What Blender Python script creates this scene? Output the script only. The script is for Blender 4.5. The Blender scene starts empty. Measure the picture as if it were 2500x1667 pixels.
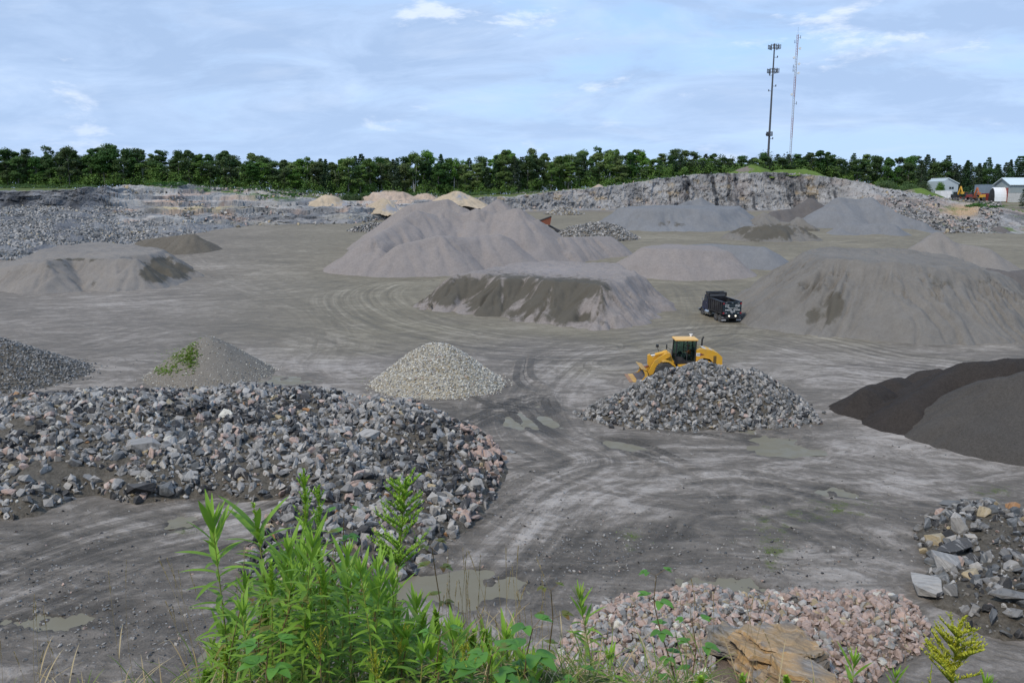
import bpy, bmesh, math, random
import numpy as np
from mathutils import Vector, Matrix
from mathutils.geometry import tessellate_polygon
random.seed(11); rng = np.random.default_rng(11)
SC = bpy.context.scene
COL = SC.collection
# ------------------------------------------------------------------ camera
H = 15.8; PITCH = math.radians(10.44); FPX = 1915.0; CX = 1250.0; CY = 833.5
cam = bpy.data.cameras.new('camera'); camo = bpy.data.objects.new('camera', cam); COL.objects.link(camo)
cam.sensor_width = 36; cam.lens = 36*FPX/2500; cam.clip_end = 9000; cam.clip_start = 0.05
camo.location = (0, 0, H); camo.rotation_euler = (math.pi/2-PITCH, 0, 0)
SC.camera = camo
# ------------------------------------------------------------------ world
SUN_EL = math.radians(50); SUN_AZ = math.radians(222)      # compass style from +Y towards +X: behind-left of the camera
w = bpy.data.worlds.new('World'); SC.world = w; w.use_nodes = True
nt = w.node_tree; nt.nodes.clear()
class NB:
    def __init__(s, nt): s.nt = nt
    def n(s, t, ins=None, **kw):
        nd = s.nt.nodes.new(t)
        for k, v in kw.items(): setattr(nd, k, v)
        for k, v in (ins or {}).items():
            if isinstance(v, bpy.types.NodeSocket): s.nt.links.new(v, nd.inputs[k])
            elif v is not None: nd.inputs[k].default_value = v
        return nd
    def math(s, op, a, b=None, clamp=False):
        nd = s.n('ShaderNodeMath', {0: a, 1: b}, operation=op); nd.use_clamp = clamp; return nd.outputs[0]
    def vm(s, op, a, b=None): return s.n('ShaderNodeVectorMath', {0: a, 1: b}, operation=op).outputs[0]
    def noise(s, vec, scale, detail=4, rough=.55, dist=0, out=0):
        return s.n('ShaderNodeTexNoise', {'Vector': vec, 'Scale': scale, 'Detail': detail, 'Roughness': rough, 'Distortion': dist}).outputs[out]
    def ramp(s, fac, stops, interp='LINEAR'):
        nd = s.n('ShaderNodeValToRGB', {0: fac}); cr = nd.color_ramp; cr.interpolation = interp
        while len(cr.elements) < len(stops): cr.elements.new(.5)
        for e, (p, c) in zip(cr.elements, stops):
            e.position = p; e.color = c if len(c) == 4 else (*c, 1)
        return nd.outputs[0]
    def sstep(s, v, lo, hi, a=0., b=1.):
        nd = s.n('ShaderNodeMapRange', {0: v, 1: lo, 2: hi, 3: a, 4: b}, interpolation_type='SMOOTHSTEP'); return nd.outputs[0]
    def mix(s, f, a, b, blend='MIX'):
        nd = s.n('ShaderNodeMix', {0: f}, data_type='RGBA', blend_type=blend)
        for k, v in ((6, a), (7, b)):
            if isinstance(v, bpy.types.NodeSocket): s.nt.links.new(v, nd.inputs[k])
            else: nd.inputs[k].default_value = v if len(v) == 4 else (*v, 1)
        return nd.outputs[2]
    def attr(s, name, out='Fac'): return s.n('ShaderNodeAttribute', attribute_name=name).outputs[out]
    def sep(s, v): return s.n('ShaderNodeSeparateXYZ', {0: v}).outputs
    def comb(s, x, y, z=0.): return s.n('ShaderNodeCombineXYZ', {0: x, 1: y, 2: z}).outputs[0]
B = NB(nt)
sky = B.n('ShaderNodeTexSky', sky_type='NISHITA', sun_disc=False, sun_elevation=SUN_EL, sun_rotation=SUN_AZ, altitude=200, air_density=1.0, dust_density=1.0)
tc = B.n('ShaderNodeTexCoord').outputs['Generated']
x, y, z = B.sep(tc)
zz = B.math('ADD', B.math('MAXIMUM', z, 0.0), 0.24)
px_ = B.math('DIVIDE', x, zz); py_ = B.math('DIVIDE', y, zz)
pl = B.comb(B.math('ADD', px_, B.math('MULTIPLY', py_, .22)), py_, 0.)
big = B.noise(B.vm('MULTIPLY', pl, (.95, 1.15, 1.)), 1.0, 8, .55, .6)
mid = B.noise(B.vm('MULTIPLY', B.vm('ADD', pl, (7.3, 2.1, 0)), (2.1, 3.0, 1)), 1.0, 10, .62, .5)
puffv = B.noise(B.vm('MULTIPLY', B.vm('ADD', tc, (3.1, 0, 0)), (7, 7, 22)), 1.0, 8, .62, .2)
leftw = B.sstep(x, .45, -.6)                               # thicker cloud to the left
cover = B.math('ADD', B.math('ADD', big, B.math('MULTIPLY', leftw, .13)), B.math('MULTIPLY', B.math('SUBTRACT', mid, .5), .55))
cmask = B.sstep(cover, .34, .60)
STR = .11
S = lambda c: tuple(v/STR for v in c)
cloudc = B.ramp(B.math('ADD', B.math('MULTIPLY', mid, .8), B.math('MULTIPLY', big, .35)), [(.36, S((.62, .74, .92))), (.50, S((.46, .60, .84))), (.64, S((.36, .49, .72)))])
cloudc = B.mix(B.math('MULTIPLY', leftw, .20), cloudc, S((.30, .41, .60)))
blue = B.mix(B.sstep(z, .0, .42), S((.44, .64, .92)), S((.30, .54, .95)))
blue = B.mix(.18, blue, sky.outputs[0])
low = B.sstep(z, .02, .16, 1., 0.)
c = B.mix(B.math('MULTIPLY', cmask, .93), blue, cloudc)
wisp = B.noise(B.vm('MULTIPLY', B.vm('ADD', pl, (1.3, 9.2, 0)), (2.0, 3.2, 1)), 1.0, 9, .58, .4)
c = B.mix(B.math('MULTIPLY', B.sstep(wisp, .48, .78), .40), c, S((.66, .76, .92)))
c = B.mix(B.math('MULTIPLY', B.sstep(puffv, .58, .70), .65), c, S((.76, .83, .95)))
c = B.mix(B.math('MULTIPLY', low, .5), c, S((.42, .57, .82)))
c = B.mix(B.sstep(z, -.02, .0, 1., 0.), c, S((.10, .11, .10)))
c = B.n('ShaderNodeHueSaturation', {'Saturation': 1.0, 'Value': 1.0, 'Color': c}).outputs[0]
bg = B.n('ShaderNodeBackground', {0: c, 1: STR}); out = B.n('ShaderNodeOutputWorld', {0: bg.outputs[0]})
# ------------------------------------------------------------------ sun, exposure
sl = bpy.data.lights.new('sun', 'SUN'); sl.energy = 2.3; sl.angle = math.radians(8); sl.color = (1, .91, .79)
so = bpy.data.objects.new('sun', sl); COL.objects.link(so)
sd = Vector((math.sin(SUN_AZ)*math.cos(SUN_EL), math.cos(SUN_AZ)*math.cos(SUN_EL), math.sin(SUN_EL)))
so.rotation_euler = sd.to_track_quat('Z', 'Y').to_euler()
SC.view_settings.view_transform = 'Standard'; SC.view_settings.look = 'None'
SC.view_settings.exposure = 0.30; SC.view_settings.gamma = 1.0
SC.render.resolution_x = 1024; SC.render.resolution_y = 682
SC.render.engine = 'CYCLES'
try: SC.cycles.max_bounces = 6; SC.cycles.transparent_max_bounces = 4
except Exception: pass

# ------------------------------------------------------------------ projection helpers
sp, cp = math.sin(PITCH), math.cos(PITCH)
def below(v):                         # drop per metre of depth along the row v
    yc = -(np.asarray(v, float)-CY)/FPX
    return (sp-yc*cp)/(cp+yc*sp)
def P(u, v, y):                       # point of the ray (u,v) at depth y
    yc = -(v-CY)/FPX; k = cp+yc*sp
    return np.array([(u-CX)/FPX/k*y, y, H-y*float(below(v))])
def T(u, v, z):                       # point of the ray at height z
    return P(u, v, (H-z)/float(below(v)))
def proj(x, y, z):
    dz = z-H; f = y*cp-dz*sp; f = np.where(f < .05, .05, f)
    return CX+FPX*x/f, CY-FPX*(y*sp+dz*cp)/f
# ------------------------------------------------------------------ numpy noise
def _h(ix, iy, s):
    n = (ix.astype(np.int64)*374761393+iy.astype(np.int64)*668265263+s*1274126177) & 0x7fffffff
    n = ((n ^ (n >> 13))*1274126177) & 0x7fffffff
    return ((n ^ (n >> 16)) & 0xffff)/65535.0
def vn(x, y, s=0):
    x = np.asarray(x, float); y = np.asarray(y, float)
    ix = np.floor(x); iy = np.floor(y); fx = x-ix; fy = y-iy
    fx = fx*fx*fx*(fx*(fx*6-15)+10); fy = fy*fy*fy*(fy*(fy*6-15)+10)
    a = _h(ix, iy, s); b = _h(ix+1, iy, s); c = _h(ix, iy+1, s); d = _h(ix+1, iy+1, s)
    return (a+(b-a)*fx)*(1-fy)+(c+(d-c)*fx)*fy
def fbm(x, y, s=0, o=4, g=.5):
    t = 0; a = 1; n = 0
    for i in range(o):
        t = t+a*(vn(x*2**i+i*17.3, y*2**i-i*9.1, s+i)-.5)*2; n += a; a *= g
    return t/n
def smooth(t): t = np.clip(t, 0, 1); return t*t*(3-2*t)
# ------------------------------------------------------------------ far terrain: what stands at which depth, column by column
TAB = [ # u,   A foot(v,y)   B cliff base   C cliff top    D forest edge
 (-900, 632,200, 503,255, 470,261, 460,345), (0, 632,200, 503,258, 467,264, 459,345), (200, 622,212, 504,262, 464,268, 459,345),
 (262, 610,226, 503,266, 458,273, 457,345), (330, 590,238, 512,268, 455,288, 456,350), (440, 575,248, 510,272, 449,300, 452,350),
 (520, 560,262, 505,285, 464,315, 460,352), (620, 548,278, 505,290, 466,320, 464,355), (720, 546,280, 503,292, 480,325, 470,360),
 (850, 545,282, 505,295, 494,325, 478,375), (950, 535,300, 515,305, 496,330, 476,385), (1140, 522,325, 512,330, 485,336, 477,395),
 (1250, 515,338, 510,340, 481,343, 477,395), (1400, 512,342, 508,345, 464,350, 463,410), (1500, 512,342, 507,345, 455,351, 454,412),
 (1600, 512,342, 506,345, 439,353, 437,415), (1700, 512,342, 506,345, 427,354, 430,420), (1870, 512,342, 506,345, 422,354, 430,420),
 (1950, 512,342, 506,345, 426,352, 430,420), (2050, 514,335, 508,338, 439,347, 441,420), (2100, 517,325, 511,328, 447,342, 449,420),
 (2150, 525,300, 515,315, 461,338, 463,420), (2230, 540,280, 520,300, 473,330, 476,400), (2300, 567,258, 530,285, 486,320, 484,345),
 (2350, 567,258, 535,280, 497,308, 485,342), (2420, 567,258, 545,270, 506,300, 487,340), (2500, 570,255, 552,266, 520,284, 489,335),
 (3600, 570,255, 552,266, 520,284, 489,335)]
TA = np.array(TAB, float); TU = TA[:, 0]
TY = TA[:, [2, 4, 6, 8]]; TZ = np.stack([H-TA[:, i+1]*below(TA[:, i]) for i in (1, 3, 5, 7)], 1)
def kn(x, y):
    u = CX+FPX*1.017*x/np.maximum(y, .5)
    ys = [np.interp(u, TU, TY[:, i]) for i in range(4)]; zs = [np.interp(u, TU, TZ[:, i]) for i in range(4)]
    return ys, zs
def far(x, y):
    ys, zs = kn(x, y)
    z = np.where(y > 150, zs[0]*(y-150)/(ys[0]-150), 0.)
    for i in range(3):
        t = np.clip((y-ys[i])/(ys[i+1]-ys[i]), 0, 1)
        z = np.where(y > ys[i], zs[i]+(zs[i+1]-zs[i])*t, z)
    return z
PUD = [(690,932,75,13), (1315,1025,78,34), (1545,1088,75,26), (1900,1080,92,32), (2045,1203,55,14), (1125,1440,150,42), (1760,1432,110,24),
       (660,1585,150,50), (440,1275,48,14), (120,1520,120,20)]
PW = []
for (u, v, ru, rv) in PUD:
    c = T(u, v, 0); a = T(u+ru, v, 0)[0]-c[0]; b = (T(u, v-rv, 0)[1]-T(u, v+rv, 0)[1])/2
    PW.append((c[0], c[1], a, b))
def bankz(x, y):
    e = 2.35+.35*fbm(x*.9, y*0+3, 5)
    s = 14.15-np.maximum(y-e, 0)*(.98+.05*fbm(x*.2, y*.2, 6))
    s = s+.10*fbm(x*.9, y*.9, 7)*np.clip((y-1.5)/2, 0, 1)-.02*np.abs(x)
    return s
def gz(x, y, detail=True):
    x = np.asarray(x, float); y = np.asarray(y, float)
    yy = np.maximum(y, .0)
    z = far(x, yy)
    if detail:
        fl = np.clip((yy-12)/10, 0, 1)
        r = .045*fbm(x*.22, y*.22, 1, 3)+.035*fbm(x*.9, y*.9, 2, 4)+.05
        r = r*(1+1.6*np.clip((yy-60)/100, 0, 1))
        for (cx, cy, a, b) in PW:
            d = ((x-cx)/a)**2+((y-cy)/b)**2
            r = r-.105*smooth(1.25-d+1.5*fbm(x*1.6/b, y*1.6/b, 8, 3))
        z = z+r*fl*np.clip((300-yy)/100, 0, 1)
        z = z+np.clip((yy-330)/60, 0, 1)*.9*fbm(x*.03, y*.03, 4, 3)
    bz = bankz(x, y)
    return np.maximum(z, bz)
def G(u, v):                          # where the ray meets the ground
    d = P(u, v, 1.0)-np.array([0, 0, H])
    t = np.arange(20, 700, .25)
    g = gz(d[0]*t, t, False); i = int(np.argmax(H+d[2]*t <= g))
    return np.array([d[0]*t[i], t[i], g[i]])
def pk(u, vt, vb, s=.68):             # crest whose near foot is at row vb
    b = G(u, vb); z = b[2]
    for _ in range(12): z = H-float(below(vt))*(b[1]+(z-b[2])/s)
    return P(u, vt, b[1]+(z-b[2])/s)
# ------------------------------------------------------------------ scene helpers
def tag(o, label=None, cat=None, group=None, kind=None):
    if label: o['label'] = label
    if cat: o['category'] = cat
    if group: o['group'] = group
    if kind: o['kind'] = kind
    return o
def link(name, me, mat=None, parent=None):
    o = bpy.data.objects.new(name, me); COL.objects.link(o)
    if mat is not None and me is not None:
        for m in (mat if isinstance(mat, (list, tuple)) else [mat]): me.materials.append(m)
    if parent is not None: o.parent = parent
    return o
def empty(name, loc, rz=0):
    o = bpy.data.objects.new(name, None); COL.objects.link(o); o.location = loc; o.rotation_euler = (0, 0, rz); o.empty_display_size = .3
    return o
def mesh_np(name, V, Fc, attrs=None, smoothf=False):
    me = bpy.data.meshes.new(name); V = np.ascontiguousarray(V, np.float32); Fc = np.ascontiguousarray(Fc, np.int32)
    k = Fc.shape[1]
    me.vertices.add(len(V)); me.vertices.foreach_set('co', V.ravel())
    me.loops.add(Fc.size); me.loops.foreach_set('vertex_index', Fc.ravel())
    me.polygons.add(len(Fc)); me.polygons.foreach_set('loop_start', np.arange(0, Fc.size, k, dtype=np.int32))
    me.polygons.foreach_set('use_smooth', np.full(len(Fc), smoothf))
    me.update(calc_edges=True)
    for n, a in (attrs or {}).items():
        a = np.asarray(a, np.float32)
        if a.ndim == 1: at = me.attributes.new(n, 'FLOAT', 'POINT'); at.data.foreach_set('value', a)
        elif n.startswith('road'): at = me.attributes.new(n, 'FLOAT_VECTOR', 'POINT'); at.data.foreach_set('vector', a.ravel())
        elif a.shape[1] == 2: at = me.attributes.new(n, 'FLOAT_VECTOR', 'POINT'); at.data.foreach_set('vector', np.c_[a, np.zeros(len(a))].astype(np.float32).ravel())
        else: at = me.attributes.new(n, 'FLOAT_COLOR', 'POINT'); at.data.foreach_set('color', np.c_[a[:, :3], np.ones(len(a))].astype(np.float32).ravel())
    return me
def gridfaces(nr, nc):
    i = np.arange((nr-1)*(nc-1)); r = i//(nc-1); c = i % (nc-1); a = r*nc+c
    return np.stack([a, a+1, a+nc+1, a+nc], 1)
class MB:                             # collects simple solids into ONE mesh
    def __init__(s): s.bm = bmesh.new()
    def box(s, c, d, rot=None, bev=0):
        r = bmesh.ops.create_cube(s.bm, size=1); vs = r['verts']
        bmesh.ops.scale(s.bm, vec=d, verts=vs)
        if bev:
            es = list({e for v in vs for e in v.link_edges}); g = bmesh.ops.bevel(s.bm, geom=es, offset=bev, segments=2, affect='EDGES', profile=.5)
            vs = list({v for f in g['faces'] for v in f.verts} | {v for v in vs if v.is_valid})
        if rot is not None: bmesh.ops.rotate(s.bm, matrix=rot, verts=vs)
        bmesh.ops.translate(s.bm, vec=c, verts=vs); return s
    def bar(s, a, b, r, r2=None, seg=8):
        a = Vector(a); b = Vector(b); d = b-a
        g = bmesh.ops.create_cone(s.bm, cap_ends=True, segments=seg, radius1=r, radius2=r if r2 is None else r2, depth=d.length)
        bmesh.ops.rotate(s.bm, matrix=d.to_track_quat('Z', 'Y').to_matrix(), verts=g['verts'])
        bmesh.ops.translate(s.bm, vec=(a+b)/2, verts=g['verts']); return s
    def prism(s, prof, y0, y1, tf=None):   # profile in x,z extruded along y
        f = tf or (lambda x, y, z: (x, y, z))
        A = [s.bm.verts.new(f(x, y0, z)) for x, z in prof]; Bv = [s.bm.verts.new(f(x, y1, z)) for x, z in prof]
        n = len(prof); fs = [s.bm.faces.new(A), s.bm.faces.new(Bv[::-1])]
        for i in range(n): fs.append(s.bm.faces.new((A[(i+1) % n], A[i], Bv[i], Bv[(i+1) % n])))
        bmesh.ops.recalc_face_normals(s.bm, faces=fs); return s
    def lathe(s, prof, y, cx, cz, seg=28):  # profile (radius, along y) spun about an axis parallel to y
        rings = []
        for r, yy in prof:
            rings.append([s.bm.verts.new((cx+r*math.cos(2*math.pi*i/seg), y+yy, cz+r*math.sin(2*math.pi*i/seg))) for i in range(seg)])
        fs = []
        for a, b in zip(rings, rings[1:]):
            for i in range(seg): fs.append(s.bm.faces.new((a[i], a[(i+1) % seg], b[(i+1) % seg], b[i])))
        fs.append(s.bm.faces.new(rings[0])); fs.append(s.bm.faces.new(rings[-1][::-1]))
        bmesh.ops.recalc_face_normals(s.bm, faces=fs); return s
    def build(s, name, mat, parent=None, smoothf=False):
        me = bpy.data.meshes.new(name); s.bm.to_mesh(me); s.bm.free()
        if smoothf: me.polygons.foreach_set('use_smooth', [True]*len(me.polygons))
        return link(name, me, mat, parent)
# ------------------------------------------------------------------ materials
def newmat(name):
    m = bpy.data.materials.new(name); m.use_nodes = True; t = m.node_tree; t.nodes.clear(); return m, NB(t)
def finish(b, col, rough=.9, bump=None, bstr=.3, bdist=.1, spec=.3, metal=0., extra=None):
    ins = {'Base Color': col if isinstance(col, bpy.types.NodeSocket) else (*col, 1), 'Roughness': rough, 'Metallic': metal, 'Specular IOR Level': spec}
    if bump is not None: ins['Normal'] = b.n('ShaderNodeBump', {'Height': bump, 'Strength': bstr, 'Distance': bdist}).outputs[0]
    ins.update(extra or {})
    p = b.n('ShaderNodeBsdfPrincipled', ins); b.n('ShaderNodeOutputMaterial', {0: p.outputs[0]}); return p
def pos(b): return b.n('ShaderNodeNewGeometry').outputs['Position']
def obc(b): return b.n('ShaderNodeTexCoord').outputs['Object']
def paint(name, col, rough=.45, dirt=.35, dcol=(.12, .115, .10), metal=0., scale=1.5):
    m, b = newmat(name); v = obc(b)
    d = b.sstep(b.noise(v, scale, 6, .65), .42, .72)
    c = b.mix(b.math('MULTIPLY', d, dirt), col, dcol)
    finish(b, c, b.math('ADD', b.math('MULTIPLY', d, .3), rough), b.noise(v, 12, 3), .05, .02, .5, metal); return m
def pilemat(name, base, damp=(.075, .068, .055), sp=2.2, amt=.35, bst=.5, bd=.15, var=.16):
    m, b = newmat(name); v = pos(b)
    n1 = b.noise(v, .12, 5, .55, .4); n2 = b.noise(v, sp*1.6, 8, .85); n3 = b.noise(v, sp*5, 4, .8)
    n4 = b.noise(b.vm('MULTIPLY', v, (1, 1, .25)), .8, 5, .6)
    k = b.math('ADD', b.math('MULTIPLY', b.math('SUBTRACT', n1, .5), var*2.6), b.math('ADD', b.math('MULTIPLY', b.math('SUBTRACT', n2, .5), amt*3.0), b.math('MULTIPLY', b.math('SUBTRACT', n4, .5), var*1.8)))
    k = b.math('ADD', k, b.math('MULTIPLY', b.math('SUBTRACT', n3, .5), amt*2.4))
    c = b.mix(1., tuple(q*w_ for q, w_ in zip(base, (1.0, .965, .90))), b.comb(*(b.math('ADD', k, 1.),)*3), 'MULTIPLY')
    dn = b.math('ADD', b.attr('damp'), b.math('MULTIPLY', b.math('SUBTRACT', n4, .5), 1.7))
    dm = b.math('MULTIPLY', b.sstep(dn, .25, .75), b.sstep(b.attr('damp'), .02, .15))
    c = b.mix(dm, c, b.mix(n2, damp, tuple(x*1.5 for x in damp)))
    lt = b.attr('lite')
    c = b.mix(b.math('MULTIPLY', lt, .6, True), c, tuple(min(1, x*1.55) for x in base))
    finish(b, c, .95, b.math('ADD', n2, b.math('MULTIPLY', n3, .6)), bst, bd, .15); return m
M = {}
M['pink'] = pilemat('pink_gravel', (.228, .210, .207), sp=1.2, amt=.30, var=.10)
M['grey'] = pilemat('blue_grey_gravel', (.170, .178, .194), sp=.9, amt=.22, var=.13)
M['dust'] = pilemat('stone_dust', (.168, .162, .155), sp=2.0, amt=.25, var=.18)
M['dust2'] = pilemat('pale_stone_dust', (.205, .194, .186), sp=1.6, amt=.25, var=.15)
M['brown'] = pilemat('brown_fines', (.120, .110, .095), sp=1.5, amt=.45, var=.2)
M['black'] = pilemat('black_millings', (.043, .038, .036), sp=3, amt=.6, bst=.8, bd=.1, var=.2)
M['char'] = pilemat('charcoal_millings', (.074, .070, .067), sp=4, amt=.55, bst=.8, bd=.08, var=.16)
M['tan'] = pilemat('tan_sand', (.40, .335, .255), damp=(.20, .20, .21), sp=.8, amt=.3, var=.3)
M['tanp'] = pilemat('pink_sand', (.38, .31, .26), damp=(.14, .12, .08), sp=.8, amt=.35, var=.3)
M['dk'] = pilemat('dark_gravel', (.115, .108, .108), sp=1.3, amt=.3)
M['earth'] = pilemat('earthy_pebbles', (.185, .172, .155), sp=5, amt=.5, bst=.7, bd=.06)
M['rubbleb'] = pilemat('rubble_base', (.150, .138, .120), sp=1.2, amt=.8, bst=.9, bd=.3)
M['pinkbase'] = pilemat('pink_grit', (.20, .165, .145), sp=3, amt=.7, bst=.9, bd=.1)
M['peb'] = pilemat('pebble_base', (.32, .30, .25), sp=6, amt=.5, bst=.7, bd=.06)
# rock: colour per rock from the mesh, veins and grain on top
def rockmat(name, grain=6., band=1.0):
    m, b = newmat(name); v = pos(b); c0 = b.n('ShaderNodeAttribute', attribute_name='Col').outputs['Color']
    rot = b.n('ShaderNodeVectorRotate', {'Vector': v, 'Axis': (.3, .8, .5)}, rotation_type='AXIS_ANGLE')
    b.nt.links.new(b.math('MULTIPLY', b.attr('rid'), 6.28), rot.inputs['Angle'])
    st = b.noise(b.vm('MULTIPLY', rot.outputs[0], (band*1.2, band*1.2, band*9)), 1.0, 4, .6, .3)
    n = b.noise(v, grain, 6, .7); n2 = b.noise(v, grain*.3, 3)
    k = b.math('ADD', .62, b.math('ADD', b.math('MULTIPLY', n, .38), b.math('MULTIPLY', st, .36)))
    c = b.mix(1., c0, b.comb(k, k, k), 'MULTIPLY')
    c = b.mix(b.math('MULTIPLY', b.sstep(st, .55, .62), b.math('MULTIPLY', b.attr('rid'), .55)), c, (.46, .44, .41))
    c = b.mix(b.math('MULTIPLY', b.sstep(st, .47, .40), b.math('MULTIPLY', b.math('SUBTRACT', 1., b.attr('rid')), .55)), c, (.06, .06, .06))
    c = b.mix(b.math('MULTIPLY', b.sstep(n2, .55, .75), .25), c, (.20, .17, .13))
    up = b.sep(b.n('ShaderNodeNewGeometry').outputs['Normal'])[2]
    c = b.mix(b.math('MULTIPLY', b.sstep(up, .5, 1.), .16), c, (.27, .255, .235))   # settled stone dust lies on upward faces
    finish(b, c, .88, b.math('ADD', b.math('MULTIPLY', n, 1.5), st), .8, .07, .25); return m
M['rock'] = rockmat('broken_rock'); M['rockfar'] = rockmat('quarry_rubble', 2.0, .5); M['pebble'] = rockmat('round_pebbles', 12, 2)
# ------------------------------------------------------------------ haul roads (lines the wheels follow over the floor)
def cat(pts, n=14):
    p = np.array(pts, float); q = np.vstack([2*p[0]-p[1], p, 2*p[-1]-p[-2]]); o = []
    for i in range(1, len(q)-2):
        for t in np.linspace(0, 1, n, endpoint=False):
            o.append(.5*((2*q[i])+(-q[i-1]+q[i+1])*t+(2*q[i-1]-5*q[i]+4*q[i+1]-q[i+2])*t*t+(-q[i-1]+3*q[i]-3*q[i+1]+q[i+2])*t**3))
    o.append(q[-2]); return np.array(o)
ROADS = [ # px polyline, half width
 ([(2600,960),(2350,905),(2150,880),(1960,835),(1800,812),(1600,835),(1400,850),(1200,838),(1020,805),(915,765),(880,722),(930,695),(1010,688)], 11),
 ([(-200,770),(100,745),(400,730),(700,715),(900,690),(1100,695)], 16),
 ([(1500,890),(1640,850),(1750,800),(1740,740),(1700,700),(1600,690),(1450,700)], 9),
 ([(-200,880),(150,860),(420,800),(700,800),(1000,860),(1300,880),(1600,880),(1900,880),(2200,905)], 9),
 ([(450,620),(480,650),(560,690),(640,720),(760,760),(820,830),(780,900),(900,960)], 6),
 ([(1000,1500),(1180,1330),(1300,1190),(1420,1130),(1300,1060),(1290,960),(1380,880),(1450,850)], 7),
 ([(2600,1330),(2300,1240),(2000,1160),(1750,1120),(1500,1160),(1330,1230),(1180,1330)], 8),
 ([(1350,1500),(1480,1310),(1600,1210),(1850,1200),(2100,1290),(2350,1420)], 7),
 ([(1400,600),(1600,585),(1900,600),(2060,596),(2200,588),(2600,600)], 9),
 ([(-100,1480),(300,1330),(600,1260),(760,1200)], 7),
]
def roadcoords(x, y, pts):
    W = cat([tuple(G(u, v)[:2]) for u, v in pts])
    sd_ = np.full(x.shape, 1e9); sg = np.zeros(x.shape); ss = np.zeros(x.shape); acc = 0
    for a, c_ in zip(W, W[1:]):
        d = c_-a; L = np.hypot(*d)
        if L < 1e-6: continue
        t = np.clip(((x-a[0])*d[0]+(y-a[1])*d[1])/L**2, 0, 1)
        qx = x-a[0]-d[0]*t; qy = y-a[1]-d[1]*t; r = np.hypot(qx, qy); k = r < sd_
        sd_ = np.where(k, r, sd_); sg = np.where(k, np.sign(d[0]*qy-d[1]*qx), sg); ss = np.where(k, acc+t*L, ss); acc += L
    return np.stack([ss, sd_*np.where(sg == 0, 1, sg)], 1)
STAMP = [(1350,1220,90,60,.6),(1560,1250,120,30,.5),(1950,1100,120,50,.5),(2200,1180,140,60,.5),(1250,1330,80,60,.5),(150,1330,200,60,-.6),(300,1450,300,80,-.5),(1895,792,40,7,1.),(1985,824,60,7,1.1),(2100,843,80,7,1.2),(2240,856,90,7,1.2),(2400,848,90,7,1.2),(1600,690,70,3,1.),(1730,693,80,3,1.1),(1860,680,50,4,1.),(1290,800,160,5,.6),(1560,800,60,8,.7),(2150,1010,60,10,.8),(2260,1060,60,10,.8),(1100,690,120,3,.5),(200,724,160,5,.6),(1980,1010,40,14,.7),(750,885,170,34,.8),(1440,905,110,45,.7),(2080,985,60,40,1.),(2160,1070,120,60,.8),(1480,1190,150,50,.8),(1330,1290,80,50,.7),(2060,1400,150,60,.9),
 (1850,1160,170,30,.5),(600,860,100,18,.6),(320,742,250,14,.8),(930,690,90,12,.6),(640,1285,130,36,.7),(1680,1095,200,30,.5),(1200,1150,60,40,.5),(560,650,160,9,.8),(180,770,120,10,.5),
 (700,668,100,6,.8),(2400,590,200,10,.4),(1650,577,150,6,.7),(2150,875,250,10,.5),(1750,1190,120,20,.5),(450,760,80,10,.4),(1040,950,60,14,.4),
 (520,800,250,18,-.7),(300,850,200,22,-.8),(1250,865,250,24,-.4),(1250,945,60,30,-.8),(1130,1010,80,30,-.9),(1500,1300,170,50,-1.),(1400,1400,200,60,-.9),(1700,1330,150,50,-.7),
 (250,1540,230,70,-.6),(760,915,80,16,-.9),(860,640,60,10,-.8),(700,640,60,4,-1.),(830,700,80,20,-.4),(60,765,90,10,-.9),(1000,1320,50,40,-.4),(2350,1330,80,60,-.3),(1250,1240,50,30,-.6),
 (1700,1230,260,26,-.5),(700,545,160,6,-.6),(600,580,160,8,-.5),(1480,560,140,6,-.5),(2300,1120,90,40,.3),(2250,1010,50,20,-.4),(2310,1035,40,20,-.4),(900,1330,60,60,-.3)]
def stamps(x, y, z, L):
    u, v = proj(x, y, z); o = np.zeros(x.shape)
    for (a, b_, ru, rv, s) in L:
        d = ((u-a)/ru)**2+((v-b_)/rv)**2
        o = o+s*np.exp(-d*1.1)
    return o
# ------------------------------------------------------------------ ground sheet
rad = [.0, .8, 1.5]; r = 1.9
while r < 440: rad.append(r); r *= 1.0072
while r < 6000: rad.append(r); r *= 1.15
rad.append(6500.)
rad = np.array(rad)
ang = np.concatenate([np.arange(-180, -42, 6), np.arange(-42, -36, 1.), np.arange(-36, 36, .085), np.arange(36, 42, 1.), np.arange(42, 180.1, 6)])
ar = np.radians(ang); R_, A_ = np.meshgrid(rad, ar, indexing='ij')
X = (R_*np.sin(A_)).ravel(); Y = (R_*np.cos(A_)).ravel()
Zg = gz(X, Y); Zg = np.where(Y < 0, 14.15-np.clip(-Y/30, 0, 1)*.0, Zg)
ys, zs = kn(X, Y)
incl = ((Y > ys[0]-1) & (Y < ys[2]+4) & (Y > 120))
Zg = Zg-np.where(incl, .9, 0)                               # the rock faces stand in front of this strip
att = {}
PRINTS = [[(1215,975),(1242,1005),(1285,1045),(1345,1085)], [(1250,972),(1285,1008),(1325,1045),(1385,1078)], [(1325,960),(1330,985),(1345,1010),(1368,1026)], [(1341,958),(1352,985),(1372,1008),(1392,1020)],
 [(1080,1060),(1170,1015),(1260,978),(1340,952)], [(1095,1085),(1190,1035),(1270,1000),(1350,968)], [(1130,955),(1180,985),(1240,1010)], [(1470,1070),(1560,1085),(1640,1120),(1700,1150)], [(1460,1095),(1550,1112),(1630,1145)], [(1600,1058),(1720,1066),(1840,1085)],
 [(1270,880),(1262,930),(1300,960)], [(1300,870),(1296,915),(1330,945)]]
best = np.full(len(X), 1e9); tp = np.zeros((len(X), 3)); tp[:, 1] = 9
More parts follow.
